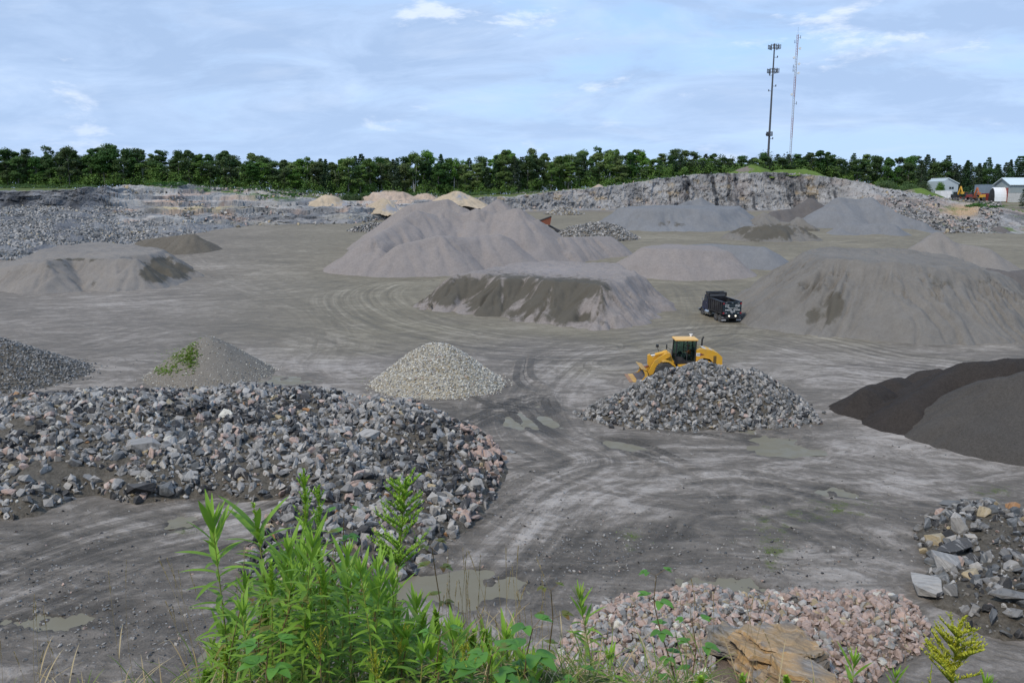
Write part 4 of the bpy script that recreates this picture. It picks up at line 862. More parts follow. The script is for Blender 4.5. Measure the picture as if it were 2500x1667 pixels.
def leafcloud(cent, radii, n, size, rr):
    k = rr.integers(0, len(cent), n); d = rr.normal(size=(n, 3)); d /= np.linalg.norm(d, axis=1)[:, None]
    q = rr.random(n)**.45; Pn = cent[k]+d*radii[k]*q[:, None]
    nr = d*.6+rr.normal(size=(n, 3))*.5+[0, 0, .5]; nr /= np.linalg.norm(nr, axis=1)[:, None]
    a = np.cross(nr, rr.normal(size=(n, 3))); a /= np.linalg.norm(a, axis=1)[:, None]; b_ = np.cross(nr, a)
    sz = size*(.6+.9*rr.random(n)); a *= sz[:, None]; b_ *= (sz*.7)[:, None]
    V = np.stack([Pn-a, Pn-b_*.9+a*.1, Pn+a, Pn+b_*.9+a*.1], 1).reshape(-1, 3); Fc = np.arange(4*n).reshape(-1, 4)
    lobe = rr.random(len(cent))[k]
    lv = np.repeat(np.clip(.25+.55*lobe+.3*rr.random(n), 0, 1), 4); return V, Fc, lv
def tree_proto(kind, seed):
    rr = np.random.default_rng(seed); ht = 18.; tb = MB(); mtr = 'bark'
    if kind == 'broad':
        cb = ht*rr.uniform(.10, .36); W_ = rr.uniform(3.2, 5.0); cs = []; rs = []
        lean = rr.normal(size=2)*.4; tb.bar((0, 0, -.5), (lean[0], lean[1], ht*.72), .26, .09, 7)
        for i in range(24):
            f = rr.random(); zc = cb+(ht-cb)*(.12+.82*f); wz = W_*math.sin(math.pi*min(.97, .22+.68*f))**.7
            a = rr.random()*6.28; q = wz*rr.uniform(.25, .8); c_ = np.array([q*math.cos(a)+lean[0]*f, q*math.sin(a)+lean[1]*f, zc]); cs.append(c_); rr_ = rr.uniform(.6, 2.1); rs.append([rr_*1.2, rr_*1.2, rr_*rr.uniform(.5, .95)])
            if i % 2 == 0: tb.bar((lean[0]*f*.8, lean[1]*f*.8, zc-2.2), tuple(c_), .09, .03, 5)
        cs.append(np.array([lean[0], lean[1], ht-1.1])); rs.append([1.2, 1.2, .9]); n = 5600; sz = .27
    elif kind == 'birch':
        cb = ht*.4; cs = []; rs = []; mtr = 'birch'
        for k_ in range(2):
            a = rr.normal(size=2)*1.3; tb.bar((a[0]*.1, a[1]*.1, -.5), (a[0], a[1], ht*.8), .16, .05, 6)
            for i in range(7):
                f = rr.random(); cs.append(np.array([a[0]*f+rr.normal()*1.2, a[1]*f+rr.normal()*1.2, cb+(ht-cb)*(.1+.85*f)])); q = rr.uniform(.9, 1.5); rs.append([q, q, q*.9])
        n = 2300; sz = .27
    else:
        cs = []; rs = []; tb.bar((0, 0, -.5), (0, 0, ht*.97), .22, .04, 6); base = 3.2 if kind == 'spruce' else 3.4
        for lvl in np.linspace(.16, .97, 17):
            wz = base*((1-lvl)**.75 if kind == 'spruce' else (1-lvl**3)**.8*.9)+.25; m_ = 5
            for i in range(m_):
                a = 6.28*(i/m_+rr.random()*.2)+lvl*9; q = wz*rr.uniform(.45, .8); cs.append(np.array([q*math.cos(a), q*math.sin(a), ht*lvl-q*.2])); rs.append([wz*.42+.15, wz*.42+.15, .42+.2*rr.random()])
        n = 3600; sz = .24
    V, Fc, lv = leafcloud(np.array(cs), np.array(rs), n, sz, rr)
    return mesh_np('crown', V, Fc, {'lv': lv}), tb, mtr
PRO = {}
for kind, k_ in (('broad', 7), ('birch', 2), ('pine', 3), ('spruce', 2)):
    PRO[kind] = []
    for j in range(k_):
        cm, tb, mtr = tree_proto(kind, 700+j+10*len(kind)); tm = bpy.data.meshes.new('trunk'); tb.bm.to_mesh(tm); tb.bm.free(); tm.materials.append(M[mtr])
        for lm in (('leaf', 'leafb') if kind in ('broad', 'birch') else ('needle',)):
            c2 = cm.copy(); c2.materials.append(M[lm]); PRO[kind].append((c2, tm, lm))
TOPS = [(-200,372),(0,370),(40,360),(75,355),(110,362),(150,352),(200,360),(250,351),(300,354),(330,362),(400,365),(440,372),(480,368),(550,370),(585,380),(640,378),(690,380),(750,383),(800,374),(900,376),(1000,382),(1040,370),(1050,367),(1070,376),(1100,367),(1150,377),(1200,384),(1235,366),(1270,372),(1310,360),(1360,365),(1400,366),(1450,362),(1500,365),(1560,365),(1590,380),(1620,374),(1650,370),(1700,373),(1740,370),(1800,379),(1850,375),(1880,382),(1930,382),(1960,368),(2000,363),(2050,368),(2100,377),(2150,372),(2190,369),(2250,375),(2300,376),(2330,378),(2400,376),(2450,378),(2500,376),(2700,374)]
TPx = np.array(TOPS, float); tr_ = random.Random(5)
tcount = 0
def plant_tree(u, y, vtop, kind, group, label, name, wide=1.):
    global tcount
    x = (u-CX)/FPX/1.017*y; z = float(gz(x, y))-.3; zt = float(P(u, vtop, y)[2]); h = max(4., zt-z)
    pr = tr_.choice(PRO[kind]) if kind not in ('broad_dark', 'broad_bright') else tr_.choice([p for p in PRO['broad'] if p[2] == ('leaf' if kind == 'broad_dark' else 'leafb')])
    e = empty(name, (x, y, z), tr_.uniform(0, 6.28)); k = h/18.; kx = (k*.35+.80)*wide*tr_.uniform(.85, 1.1); e.scale = (kx, kx, k)
    link('crown', pr[0], None, e); link('trunk', pr[1], None, e); tag(e, label, 'tree', group); tcount += 1; return pr[2]
rows = [(6, 8, 3.0), (15, 5, 3.4), (26, 0, 3.6), (40, 1, 4.5)]
for ri, (dy, dv, stp) in enumerate(rows):
    u = -60.+ri*13
    while u < 2560:
        yD = float(np.interp(u, TU, TY[:, 3]))
        y = yD+dy+(55 if u > 2230 else 0)*smooth(np.array((u-2230)/80.)).item()+tr_.uniform(-2.5, 2.5); vt = float(np.interp(u, TPx[:, 0], TPx[:, 1]))+dv*tr_.uniform(0, 3.4)+tr_.choice([tr_.uniform(-7, 2), tr_.uniform(0, 12), tr_.uniform(6, 26)])
        if u < 720: kd = tr_.choices(['broad_dark', 'broad_bright', 'birch'], [8, 1, 1])[0]; reg = 'above the left cliff'
        elif u < 1240: kd = tr_.choices(['broad_dark', 'broad_bright', 'birch', 'pine', 'spruce'], [3, 5, 1.2, 1.6, 1.2])[0]; reg = 'behind the sand mounds'
        elif u < 1600: kd = tr_.choices(['broad_dark', 'broad_bright', 'birch', 'pine'], [5, 4, 1, 1])[0]; reg = 'behind the low grey face'
        elif u < 2240: kd = tr_.choices(['broad_dark', 'broad_bright', 'pine'], [7, 2, 1.5])[0]; reg = 'on top of the high rock face'
        else: kd = tr_.choices(['broad_dark', 'pine', 'spruce'], [1.5, 7, 2])[0]; reg = 'behind the buildings at the right'
        depth = ['in the front row', 'in the second row', 'in the rear row', 'at the very back'][ri]
        desc = {'broad_dark': 'dark leafy tree', 'broad_bright': 'bright leafy tree', 'birch': 'slim pale-trunked tree', 'pine': 'dark bushy pine', 'spruce': 'pointed dark conifer'}[kd]
        if ri == 3 and tcount > 268: break
        g = '%s %s %s' % (desc, depth, reg)
        plant_tree(u, y, vt, kd, 'trees: '+g, g, {'pine': 'pine_tree', 'spruce': 'conifer_tree', 'birch': 'birch_tree'}.get(kd, 'leafy_tree'))
        sp_ = stp*FPX/y*(1.55 if u < 1240 else 1.7); u += sp_*tr_.uniform(.75, 1.3)
# the far-off wood behind the numbered rows and the brush along its foot
def brush(name, n, ufun, yfun, hlo, hhi, leaves, size, mat, seed, w_=2.2):
    rr = np.random.default_rng(seed); cs = []; rs = []
    for i in range(n):
        u_ = ufun(rr); y_ = yfun(u_, rr); x_ = (u_-CX)/FPX/1.017*y_; z_ = float(gz(x_, y_)); h_ = rr.uniform(hlo, hhi)
        for k_ in range(3): cs.append([x_+rr.normal()*w_*.5, y_+rr.normal()*w_*.5, z_+h_*(.3+.55*rr.random())]); q = w_*rr.uniform(.5, .9); rs.append([q, q, h_*.42])
    V, Fc, lv = leafcloud(np.array(cs), np.array(rs), leaves, size, rr)
    o = link(name, mesh_np(name, V, Fc, {'lv': lv}), mat); o['kind'] = 'stuff'; return o
yDf = lambda u_: float(np.interp(u_, TU, TY[:, 3]))
back = lambda u_: 60*float(smooth(np.array((u_-2230)/80.)))
brush('far_wood', 420, lambda r: r.uniform(-150, 2650), lambda u_, r: yDf(u_)+55+back(u_)+r.uniform(0, 25), 9, 14.5, 130000, .42, M['leaf'], 801, 5.)
brush('undergrowth', 700, lambda r: r.uniform(-100, 2250), lambda u_, r: yDf(u_)+r.uniform(2, 14), 2, 8, 95000, .32, M['leafb'], 802, 2.6)
brush('undergrowth', 90, lambda r: r.uniform(2230, 2560), lambda u_, r: yDf(u_)+50+r.uniform(0, 12), 2, 7, 16000, .32, M['needle'], 803, 3.)
brush('low_scrub', 260, lambda r: r.choice([r.uniform(-60, 230), r.uniform(330, 900), r.uniform(1230, 2150), r.uniform(860, 1230)]), lambda u_, r: yDf(u_)-r.uniform(-2, 10), .5, 2.0, 24000, .22, M['leafbush'], 804, 2.0)
brush('low_scrub', 60, lambda r: r.choice([r.uniform(370, 450), r.uniform(560, 760), r.uniform(2395, 2450)]), lambda u_, r: float(np.interp(u_, TU, TY[:, 2]))+r.uniform(-3, 14), .4, 1.2, 6000, .2, M['leafbush'], 805, 1.6)
def bush(u, vb, vt, y, wpx, label, mat='leafbush', seed=0):
    rr = np.random.default_rng(900+seed); c0 = P(u, vb, y); zt = P(u, vt, y)[2]; z0 = float(gz(c0[0], y))-.3; h_ = zt-z0; w_ = wpx/FPX*y/2
    e = empty('bush', (c0[0], y, z0)); cs = []; rs = []
    for i in range(16): a = rr.random()*6.28; q = rr.random()**.5*w_*.75; hh = h_*(1-(q/w_)**2*.6); cs.append([q*math.cos(a), q*math.sin(a)*.7, hh*rr.uniform(.3, .8)]); k_ = w_*.28+.3; rs.append([k_, k_, h_*.25])
    V, Fc, lv = leafcloud(np.array(cs), np.array(rs), 3200, .18, rr); link('foliage', mesh_np('foliage', V, Fc, {'lv': lv}), M[mat], e)
    mb = MB(); [mb.bar((0, 0, 0), tuple(np.array(cs[i])*.8), .05, .02, 5) for i in range(6)]; mb.build('stems', M['bark'], e); tag(e, label, 'bush')
bush(862, 501, 470, 330, 60, 'rounded bright green bush between the tan and the pinkish sand mounds', seed=1)
bush(895, 492, 468, 345, 50, 'smaller green bush just right of the rounded bright bush', seed=2)
bush(2205, 480, 440, 350, 70, 'dark leafy bush at the right end of the rock face top', 'leaf', 3)
bush(2246, 482, 440, 356, 60, 'dark leafy bush left of the pale gabled building', 'leaf', 4)
bush(2160, 470, 430, 352, 60, 'dark leafy bush on the falling shoulder of the rock face', 'leaf', 5)
bush(2295, 470, 441, 352, 26, 'pale green sapling bush touching the pale gabled building', 'leafb', 6)
bush(2385, 506, 494, 300, 60, 'low green bush above the orange rock patch at the right', seed=7)
e = plant_tree(2505, 300, 452, 'pine', None, 'small dark conifer at the right edge beside the warehouse', 'conifer_tree', .75)
# ------------------------------------------------------------------ towers
M['steel'] = paint('dark_galvanised_steel', (.07, .075, .085), .6, .2); M['redwhite'] = paint('faded_red_paint', (.30, .13, .12), .6, .2); M['whitep'] = paint('white_paint', (.75, .76, .76), .5, .2)
M['pale'] = paint('pale_grey_steel', (.42, .42, .43), .5, .2)
b0 = P(1872, 440, 480.); t0 = P(1886, 107, 480.); x0, y0 = b0[0], 480.; zb = float(gz(x0, y0)); zt = t0[2]; HT = zt-zb
e = empty('cell_tower', (x0, y0, zb)); tag(e, 'dark slender mast with wide antenna racks near its top, left of the two towers', 'tower')
mb = MB(); mb.bar((0, 0, 0), (0, 0, HT), .72, .36, 10); mb.build('mast', M['steel'], e)
for hz, w_, nn in ((.988, 5.0, 4), (.815, 4.7, 4), (.35, 2.4, 3)):
    rk = MB()
    for a in range(3):
        th = a*2.094+.3; p1 = Vector((math.cos(th), math.sin(th), 0))*w_*.55; tg = Vector((-math.sin(th), math.cos(th), 0))
        for dz in (0, -1.8): rk.bar(Vector((0, 0, HT*hz+dz)), p1+Vector((0, 0, HT*hz+dz)), .13, seg=5); rk.bar(p1-tg*w_*.45+Vector((0, 0, HT*hz+dz)), p1+tg*w_*.45+Vector((0, 0, HT*hz+dz)), .12, seg=5)
    ro = rk.build('antenna_rack', M['steel'], e)
    for a in range(3):
        th = a*2.094+.3; p1 = Vector((math.cos(th), math.sin(th), 0))*w_*.55; tg = Vector((-math.sin(th), math.cos(th), 0))
        for q in np.linspace(-.42, .42, nn):
            pm = MB(); c_ = p1+tg*w_*q+Vector((0, 0, HT*hz-1.0)); pm.box(c_, (.34, .34, 2.5)); pm.build('antenna_panel', M['steel'], ro)
for hz, sx in ((.90, 1), (.69, 1), (.655, -1), (.77, -1), (.30, 1), (.33, -1)):
    k_ = MB(); k_.bar((0, 0, HT*hz), (sx*1.9, -.3, HT*hz), .12, seg=5); k_.box((sx*2.0, -.3, HT*hz+.3), (.5, .4, 1.1)); k_.build('side_antenna', M['steel'], e)
b0 = P(1928, 405, 480.); t0 = P(1951, 66, 480.); x0 = b0[0]; zb = float(gz(x0, y0)); HT = t0[2]-zb
e = empty('lattice_mast', (x0, y0, zb)); tag(e, 'thin tall red and white lattice radio mast, right of the two towers', 'tower')
nseg = 7
for si in range(nseg):
    z0, z1 = HT*si/nseg*.95, HT*(si+1)/nseg*.95; mb = MB(); w_ = .62
    cr = [Vector((w_*math.cos(a), w_*math.sin(a), 0)) for a in (0.5, 2.6, 4.7)]
    for c_ in cr: mb.bar(c_+Vector((0, 0, z0)), c_+Vector((0, 0, z1)), .10, seg=5)
    nn = 8
    for k_ in range(nn):
        za, zc = z0+(z1-z0)*k_/nn, z0+(z1-z0)*(k_+1)/nn
        for a in range(3): mb.bar(cr[a]+Vector((0, 0, za)), cr[(a+1) % 3]+Vector((0, 0, zc)), .05, seg=4)
    mb.build('lattice_section', M['redwhite'] if si % 2 == 0 else M['pale'], e)
mb = MB(); mb.bar((0, 0, HT*.95), (0, 0, HT), .07, .04, 5); mb.build('whip_antenna', M['steel'], e)
for hz, sx, q in ((.93, 1, 0), (.86, 1, 1), (.80, -1, 1), (.76, 1, 1), (.74, -1, 0), (.70, 1, 1), (.715, -1, 0), (.56, -1, 1), (.50, 1, 0), (.90, -1, 0)):
    k_ = MB(); k_.bar((sx*.5, 0, HT*hz), (sx*1.5, -.2, HT*hz), .08, seg=5)
    if q: k_.lathe([(.7, -.45), (.75, -.2), (.3, 0)], -.3, sx*1.6, HT*hz, 12)
    else: k_.box((sx*1.6, -.2, HT*hz+.3), (.22, .22, 1.8))
    k_.build('dish_antenna' if q else 'side_antenna', M['whitep'] if q else M['steel'], e)
# ------------------------------------------------------------------ yard at the far right
M['wallg'] = paint('grey_green_cladding', (.26, .30, .30), .5, .15, scale=.4); M['roofw'] = paint('pale_metal_roof', (.56, .64, .66), .35, .12, scale=.4); M['conc'] = paint('whitish_concrete', (.48, .48, .46), .9, .3)
M['redp'] = paint('dark_red_paint', (.22, .03, .025), .5, .3); M['orange'] = paint('orange_paint', (.42, .12, .04), .5, .3); M['yel'] = paint('machine_yellow', (.62, .34, .03), .45, .5, (.30, .21, .10), scale=1.1); M['blk'] = paint('black_parts', (.018, .019, .022), .5, .3)
M['glass'] = paint('dark_glass', (.02, .03, .035), .12, .1); M['bluegrey'] = paint('blue_grey_cladding', (.20, .25, .30), .5, .15, scale=.4); M['palebl'] = paint('pale_blue_cladding', (.40, .46, .48), .5, .12, scale=.4); M['canvas'] = paint('white_canvas', (.78, .79, .80), .7, .12, scale=.4)
M['tyre'] = paint('tyre_rubber', (.040, .039, .038), .85, .6, (.13, .125, .115), scale=2.); M['rustp'] = paint('rusty_red_steel', (.20, .06, .03), .8, .5, (.10, .06, .04))
def at(u, vb, y): p = P(u, vb, y); return p[0], y, float(gz(p[0], y))
def wid(px, y): return px/FPX*y
# warehouse
Y0 = 325.; x, y, z = at(2456, 492, Y0); L = 26.; hw = P(2464, 452, Y0)[2]-z; hr = P(2457, 435, Y0+6)[2]-z; e = empty('warehouse', (x, y, z)); tag(e, 'grey metal warehouse with pale roof and dark red end doors', 'building')
wx0 = wid(8, Y0); D = 11.
mb = MB(); mb.box((wx0+L/2, D/2, hw*.28), (L, D, hw*.56+1)); mb.build('base_wall', M['conc'], e)
mb = MB(); mb.box((wx0+L/2, D/2, hw*.78), (L+.1, D+.1, hw*.46)); mb.build('wall', M['wallg'], e)
mb = MB(); tf = lambda a, q, c_: (q, a, c_)
mb.prism([(-.6, hw-.1), (-.6, hw+.12), (D/2, hr+.15), (D+.6, hw+.12), (D+.6, hw-.1), (D/2, hr-.1)], wx0-.8, wx0+L+.8, tf); mb.build('roof', M['roofw'], e)
mb = MB(); mb.prism([(0, hw-.05), (D/2, hr-.1), (D, hw-.05)], wx0+.0, wx0+.2, tf); mb.build('gable', M['wallg'], e)
for k_ in range(2): mb = MB(); mb.box((wx0-.08, D*(.3+.4*k_), hw*.42), (.16, D*.34, hw*.84)); mb.build('door', M['redp'], e)
# quonset shelter
x, y, z = at(2436, 485, Y0+4); w_ = wid(30, y); h_ = P(2436, 458, y)[2]-z; e = empty('shelter', (x, y, z)); tag(e, 'white arched canvas storage shelter beside the warehouse', 'shelter')
mb = MB(); prof = [(2.2*math.cos(a), h_*math.sin(a)**.8 if math.sin(a) > 0 else 0) for a in np.linspace(0, math.pi, 15)]; mb.prism(prof, -w_/2, w_/2, tf); mb.build('canvas_cover', M['canvas'], e)
mb = MB(); prof2 = [(p*.93, q*.95) for p, q in prof]; mb.prism(prof2, -w_/2-.15, -w_/2, tf); mb.build('end_shade_panel', M['blk'], e)  # solid black panel painted as the unlit inside of the arch
# containers
def boxy(name, cat_, label, u, vb, vt, wpx, y, d, mat, extra=None):
    x, y, z = at(u, vb, y); w_ = wid(wpx, y); h_ = P(u, vt, y)[2]-z; e = empty(name, (x, y, z)); tag(e, label, cat_)
    mb = MB(); mb.box((0, d/2, h_/2), (w_, d, h_), bev=.05)
    for q in np.linspace(-.46, .46, 9): mb.box((w_*q, -.04, h_/2), (w_*.03, .1, h_*.9))
    mb.build('body', mat, e); mb = MB(); mb.box((0, d/2, h_+.06), (w_*1.02, d*1.02, .12)); mb.build('lid', mat, e); return e, w_, h_
boxy('storage_building', 'building', 'plain blue-grey metal shed behind the white canvas shelter', 2421, 486, 451, 36, 342., 8, M['bluegrey'])
boxy('storage_building', 'building', 'small pale grey shed between the canvas shelter and the warehouse', 2451, 486, 450, 14, 346., 6, M['palebl'])
boxy('waste_bin', 'bin', 'red steel bin in front of the blue-grey shed', 2409, 485, 473, 12, 333., 2.4, M['redp'])
# gabled house
x, y, z = at(2325, 472, 352.); w_ = wid(30, y); h1 = P(2325, 449, y)[2]-z; h2 = P(2325, 436, y)[2]-z; e = empty('gabled_building', (x, y, z)); tag(e, 'pale blue gabled building half hidden by trees at the right', 'building')
mb = MB(); mb.prism([(-w_*.75, 0), (-w_*.75, h1+1.2), (-w_*.45, h2), (w_*.42, h1), (w_*.42, 0)], 0, 14); mb.build('wall', M['palebl'], e)
mb = MB(); mb.prism([(-w_*.45, h2), (-w_*.45, h2+.35), (w_*.48, h1+.2), (w_*.48, h1-.12)], -.4, 14.4); mb.build('roof', M['roofw'], e)
for q in (-.22, -.02): mb = MB(); mb.box((w_*q, -.06, h1*.72), (w_*.15, .16, h1*.14)); mb.build('window', M['glass'], e)
boxy('flat_trailer', 'trailer', 'low white covered trailer in front of the gabled building', 2310, 478, 466, 26, 340., 5, M['whitep'])
# parked machines
def digger(label, u, vb, vt, y, m1, m2, k=1.):
    x, y, z = at(u, vb, y); h_ = P(u, vt, y)[2]-z; e = empty('excavator', (x, y, z)); tag(e, label, 'excavator')
    for sx in (-1, 1): mb = MB(); mb.box((sx*.9, 0, .45), (.6, 3.6, .9), bev=.25); mb.build('track', M['blk'], e)
    mb = MB(); mb.box((0, .3, 1.6), (2.5, 3., 1.3), bev=.15); mb.build('body', m1, e)
    mb = MB(); mb.box((-.7, -.6, 2.5), (1., 1.4, 1.5), bev=.1); mb.build('cab', M['glass'], e)
    mb = MB(); mb.bar((.3, -.8, 1.9), (.5, -2.2, h_*.92), .38, .3); mb.bar((.5, -2.2, h_*.92), (.7, -3.2, h_*.55), .3, .2); mb.build('boom', m2, e)
    mb = MB(); mb.prism([(-.5, 0), (.5, 0), (.6, .9), (-.6, .9)], -.4, .4); o = mb.build('bucket', m2, e); o.location = (.7, -3.3, h_*.4)
digger('excavator with a raised yellow-brown boom by the gabled building', 2333, 486, 453, 330., M['blk'], M['yel'])
digger('dark red excavator with a raised orange boom in the yard', 2373, 486, 456, 330., M['rustp'], M['orange'])
def grader(label, u, vb, y, m1):
    x, y, z = at(u, vb, y); e = empty('parked_loader', (x, y, z)); tag(e, label, 'loader')
    mb = MB(); mb.box((.9, 0, 1.9), (2.6, 1.6, 1.2), bev=.1); mb.box((-1.2, 0, 1.2), (2.2, 1.2, .6), bev=.05); mb.build('body', m1, e)
    mb = MB(); mb.box((-.4, 0, 2.5), (1.1, 1.4, 1.5), bev=.08); mb.build('cab', M['glass'], e); mb = MB(); mb.box((-.4, 0, 3.3), (1.3, 1.6, .14)); mb.build('cab_roof', m1, e)
    for sx in (-1.6, 1.5):
        for sy in (-.95, .75): mb = MB(); mb.lathe([(.45, 0), (.75, .05), (.78, .3), (.45, .4)], sy-.1, sx, .78, 16); mb.build('wheel', M['tyre'], e)
grader('small yellow loader parked between the orange boom and the sheds', 2390, 487, 330., M['yel']); grader('small red machine parked left of the orange-boomed excavator', 2358, 488, 328., M['redp'])
# ------------------------------------------------------------------ red feed hopper behind the pink pile
x, y, z = at(1335, 566, 236.); e = empty('feed_hopper', (x, y, z)); tag(e, 'rusty red feed hopper on legs peeking out behind the pink pile', 'hopper')
hz = P(1335, 545, 236.)[2]-z; ht = P(1340, 529, 236.)[2]-z
mb = MB(); mb.prism([(-2.6, hz+.6), (-2.2, hz), (.9, hz-.5), (1.3, ht), (.9, ht)], -1.3, 1.3); mb.build('hopper_box', M['rustp'], e)
mb = MB(); mb.bar((-2.4, -1.35, hz+.7), (1.3, -1.35, ht+.1), .14); mb.bar((-2.4, 1.35, hz+.7), (1.3, 1.35, ht+.1), .14); mb.build('rim', M['blk'], e)
for sx in (-1.6, .6):
    for sy in (-1, 1): mb = MB(); mb.bar((sx, sy, 0), (sx, sy, hz), .13); mb.build('leg', M['steel'], e)
mb = MB(); mb.bar((.8, 0, hz-.8), (4.2, -.5, .9), .3); mb.box((2.6, -.4, .9), (2.8, 1.1, 1.0), bev=.1); mb.build('conveyor', M['blk'], e)

# ------------------------------------------------------------------ wheel loader
def wheel(parent, x, y, z, r, w_, side, rim, name='wheel', hub=.5):
    e = empty(name, (x, y, z)); e.parent = parent
    t = MB(); o_ = side*w_/2
    t.lathe([(r*.55, -w_/2), (r*.90, -w_/2), (r, -w_*.36), (r, w_*.36), (r*.90, w_/2), (r*.55, w_/2)], 0, 0, 0, 36)
    for k_ in range(24):
        a = k_*math.pi/12
        for sg in (-1, 1):
            aa = a+(math.pi/24 if sg > 0 else 0)
            t.box((r*1.005*math.cos(aa), sg*w_*.24, r*1.005*math.sin(aa)), (r*.07, w_*.42, r*.11), Matrix.Rotation(-aa, 3, 'Y') @ Matrix.Rotation(sg*.5, 3, 'X'))
    t.build('tyre', M['tyre'], e)
    q = MB(); q.lathe([(r*.56, 0), (r*.56, side*.02+side*w_*.36), (r*.5, side*w_*.42), (r*.44, side*w_*.25), (r*.2, side*w_*.2), (r*.16, side*w_*.40), (.01, side*w_*.40)], 0, 0, 0, 24); q.build('rim', rim, e, True)
    return e
yn = H/float(below(932)); LX, LY = float(P(1624, 932, yn)[0]), yn+1.3
ld = empty('wheel_loader', (LX, LY, 0)); tag(ld, 'yellow wheel loader with raised-back bucket behind the blue-grey stone pile', 'wheel loader')
for x in (0, 3.4):
    for sd_ in (-1, 1): wheel(ld, x, sd_*1.08, .83, .83, .62, sd_, M['yel'])
mb = MB()                              # rear frame with engine hood
mb.prism([(1.3, .75), (1.3, 1.35), (2.75, 1.45), (2.75, 1.6), (5.1, 1.35), (5.1, .85), (4.4, .65), (1.6, .65)], -.55, .55); mb.build('rear_frame', M['yel'], ld)
mb = MB(); pr = [(2.72, 1.35), (2.72, 2.72), (3.1, 2.82), (3.9, 2.74), (4.6, 2.45), (4.97, 2.1), (5.02, 1.2), (4.35, 1.15), (4.2, 1.62), (3.9, 1.92), (3.4, 2.02), (2.95, 1.92)]
mb.prism(pr, -.88, .88); hood = mb.build('hood', M['yel'], ld)
mb = MB(); mb.prism([(2.9, 1.2), (2.9, 1.95), (4.3, 1.7), (4.3, 1.2)], -.5, .5); mb.build('engine', M['blk'], ld)
for sy in (-1, 1):
    mb = MB()
    for k_ in range(9): mb.box((4.33, sy*.885, 1.5+k_*.085), (.26, .02, .05))
    mb.build('grille', M['blk'], hood)
mb = MB(); mb.box((3.75, 0, 2.735), (.9, 1.0, .02), Matrix.Rotation(.22, 3, 'Y')); mb.build('hood_panel', M['conc'], hood)
mb = MB(); mb.box((5.0, 0, 1.0), (.5, 2.1, .62), bev=.12); mb.box((4.85, 0, .8), (.6, 1.6, .3), bev=.08); mb.build('counterweight', M['yel'], ld)
for sy in (-1, 1):                      # rear and front fenders
    a_ = [math.pi*(.10+.80*i/12) for i in range(13)]; R1, R2 = 1.02, .93
    prof = [(3.4+R1*math.cos(a), .83+R1*math.sin(a)) for a in a_]+[(3.4+R2*math.cos(a), .83+R2*math.sin(a)) for a in reversed(a_)]
    mb = MB(); mb.prism(prof, sy*.80, sy*1.36); mb.build('rear_fender', M['yel'], ld)
    a_ = [math.pi*(.05+.55*i/9) for i in range(10)]; prof = [(R1*math.cos(a), .83+R1*math.sin(a)) for a in a_]+[(R2*math.cos(a), .83+R2*math.sin(a)) for a in reversed(a_)]
    mb = MB(); mb.prism(prof, sy*.80, sy*1.34); mb.build('front_fender', M['yel'], ld)
mb = MB()
for sy in (-1, 1):
    mb.prism([(1.15, 1.3), (1.15, 1.42), (2.7, 1.55), (2.95, 1.85), (3.05, 1.8), (2.8, 1.35)], sy*.7, sy*1.25)
    for k_ in range(3): mb.box((1.35+.12*k_, sy*1.2, .55+.3*k_), (.5, .3, .05))
    for k_ in range(5): mb.box((1.5+.28*k_, sy*1.26, 1.36), (.08, .03, .08))
mb.build('side_platform', M['yel'], ld)
mb = MB(); mb.prism([(-.75, .7), (-.8, 1.3), (-.35, 1.9), (.1, 2.35), (.55, 2.35), (.75, 1.8), (1.05, 1.45), (1.05, .7)], -.42, .42); mb.build('front_frame', M['yel'], ld)
mb = MB(); mb.prism([(1.0, .8), (1.0, 1.7), (1.4, 1.7), (1.4, .8)], -.28, .28); mb.build('articulation_joint', M['blk'], ld)
for sy in (-1, 1):                      # lift arms
    mb = MB(); mb.prism([(.42, 2.42), (.5, 2.12), (-.05, 1.80), (-.55, 1.35), (-.98, .55), (-1.35, .42), (-1.42, .62), (-1.15, 1.2), (-.82, 1.78), (-.3, 2.15), (.2, 2.42)], sy*.52, sy*.70); mb.build('lift_arm', M['yel'], ld)
    mb = MB(); mb.bar((.9, sy*.5, 1.2), (-.2, sy*.5, 1.55), .10); mb.bar((-.2, sy*.5, 1.55), (-.65, sy*.5, 1.55), .055); mb.build('lift_cylinder', M['yel'], ld)
mb = MB(); mb.prism([(-1.18, 1.05), (-1.36, 1.3), (-1.38, 2.1), (-1.18, 2.2), (-.95, 1.95), (-.72, 1.5), (-.9, 1.25)], -.18, .18); mb.build('tilt_lever', M['yel'], ld)
mb = MB(); mb.bar((.35, 0, 2.4), (-.72, 0, 2.12), .16, seg=12); tc_ = mb.build('tilt_cylinder', M['yel'], ld); mb = MB(); mb.bar((-.72, 0, 2.12), (-1.2, 0, 2.05), .07); mb.build('rod', M['whitep'], tc_)
mb = MB(); mb.bar((-1.2, 0, 1.15), (-1.75, 0, .95), .09); mb.build('bucket_link', M['rustp'], ld)
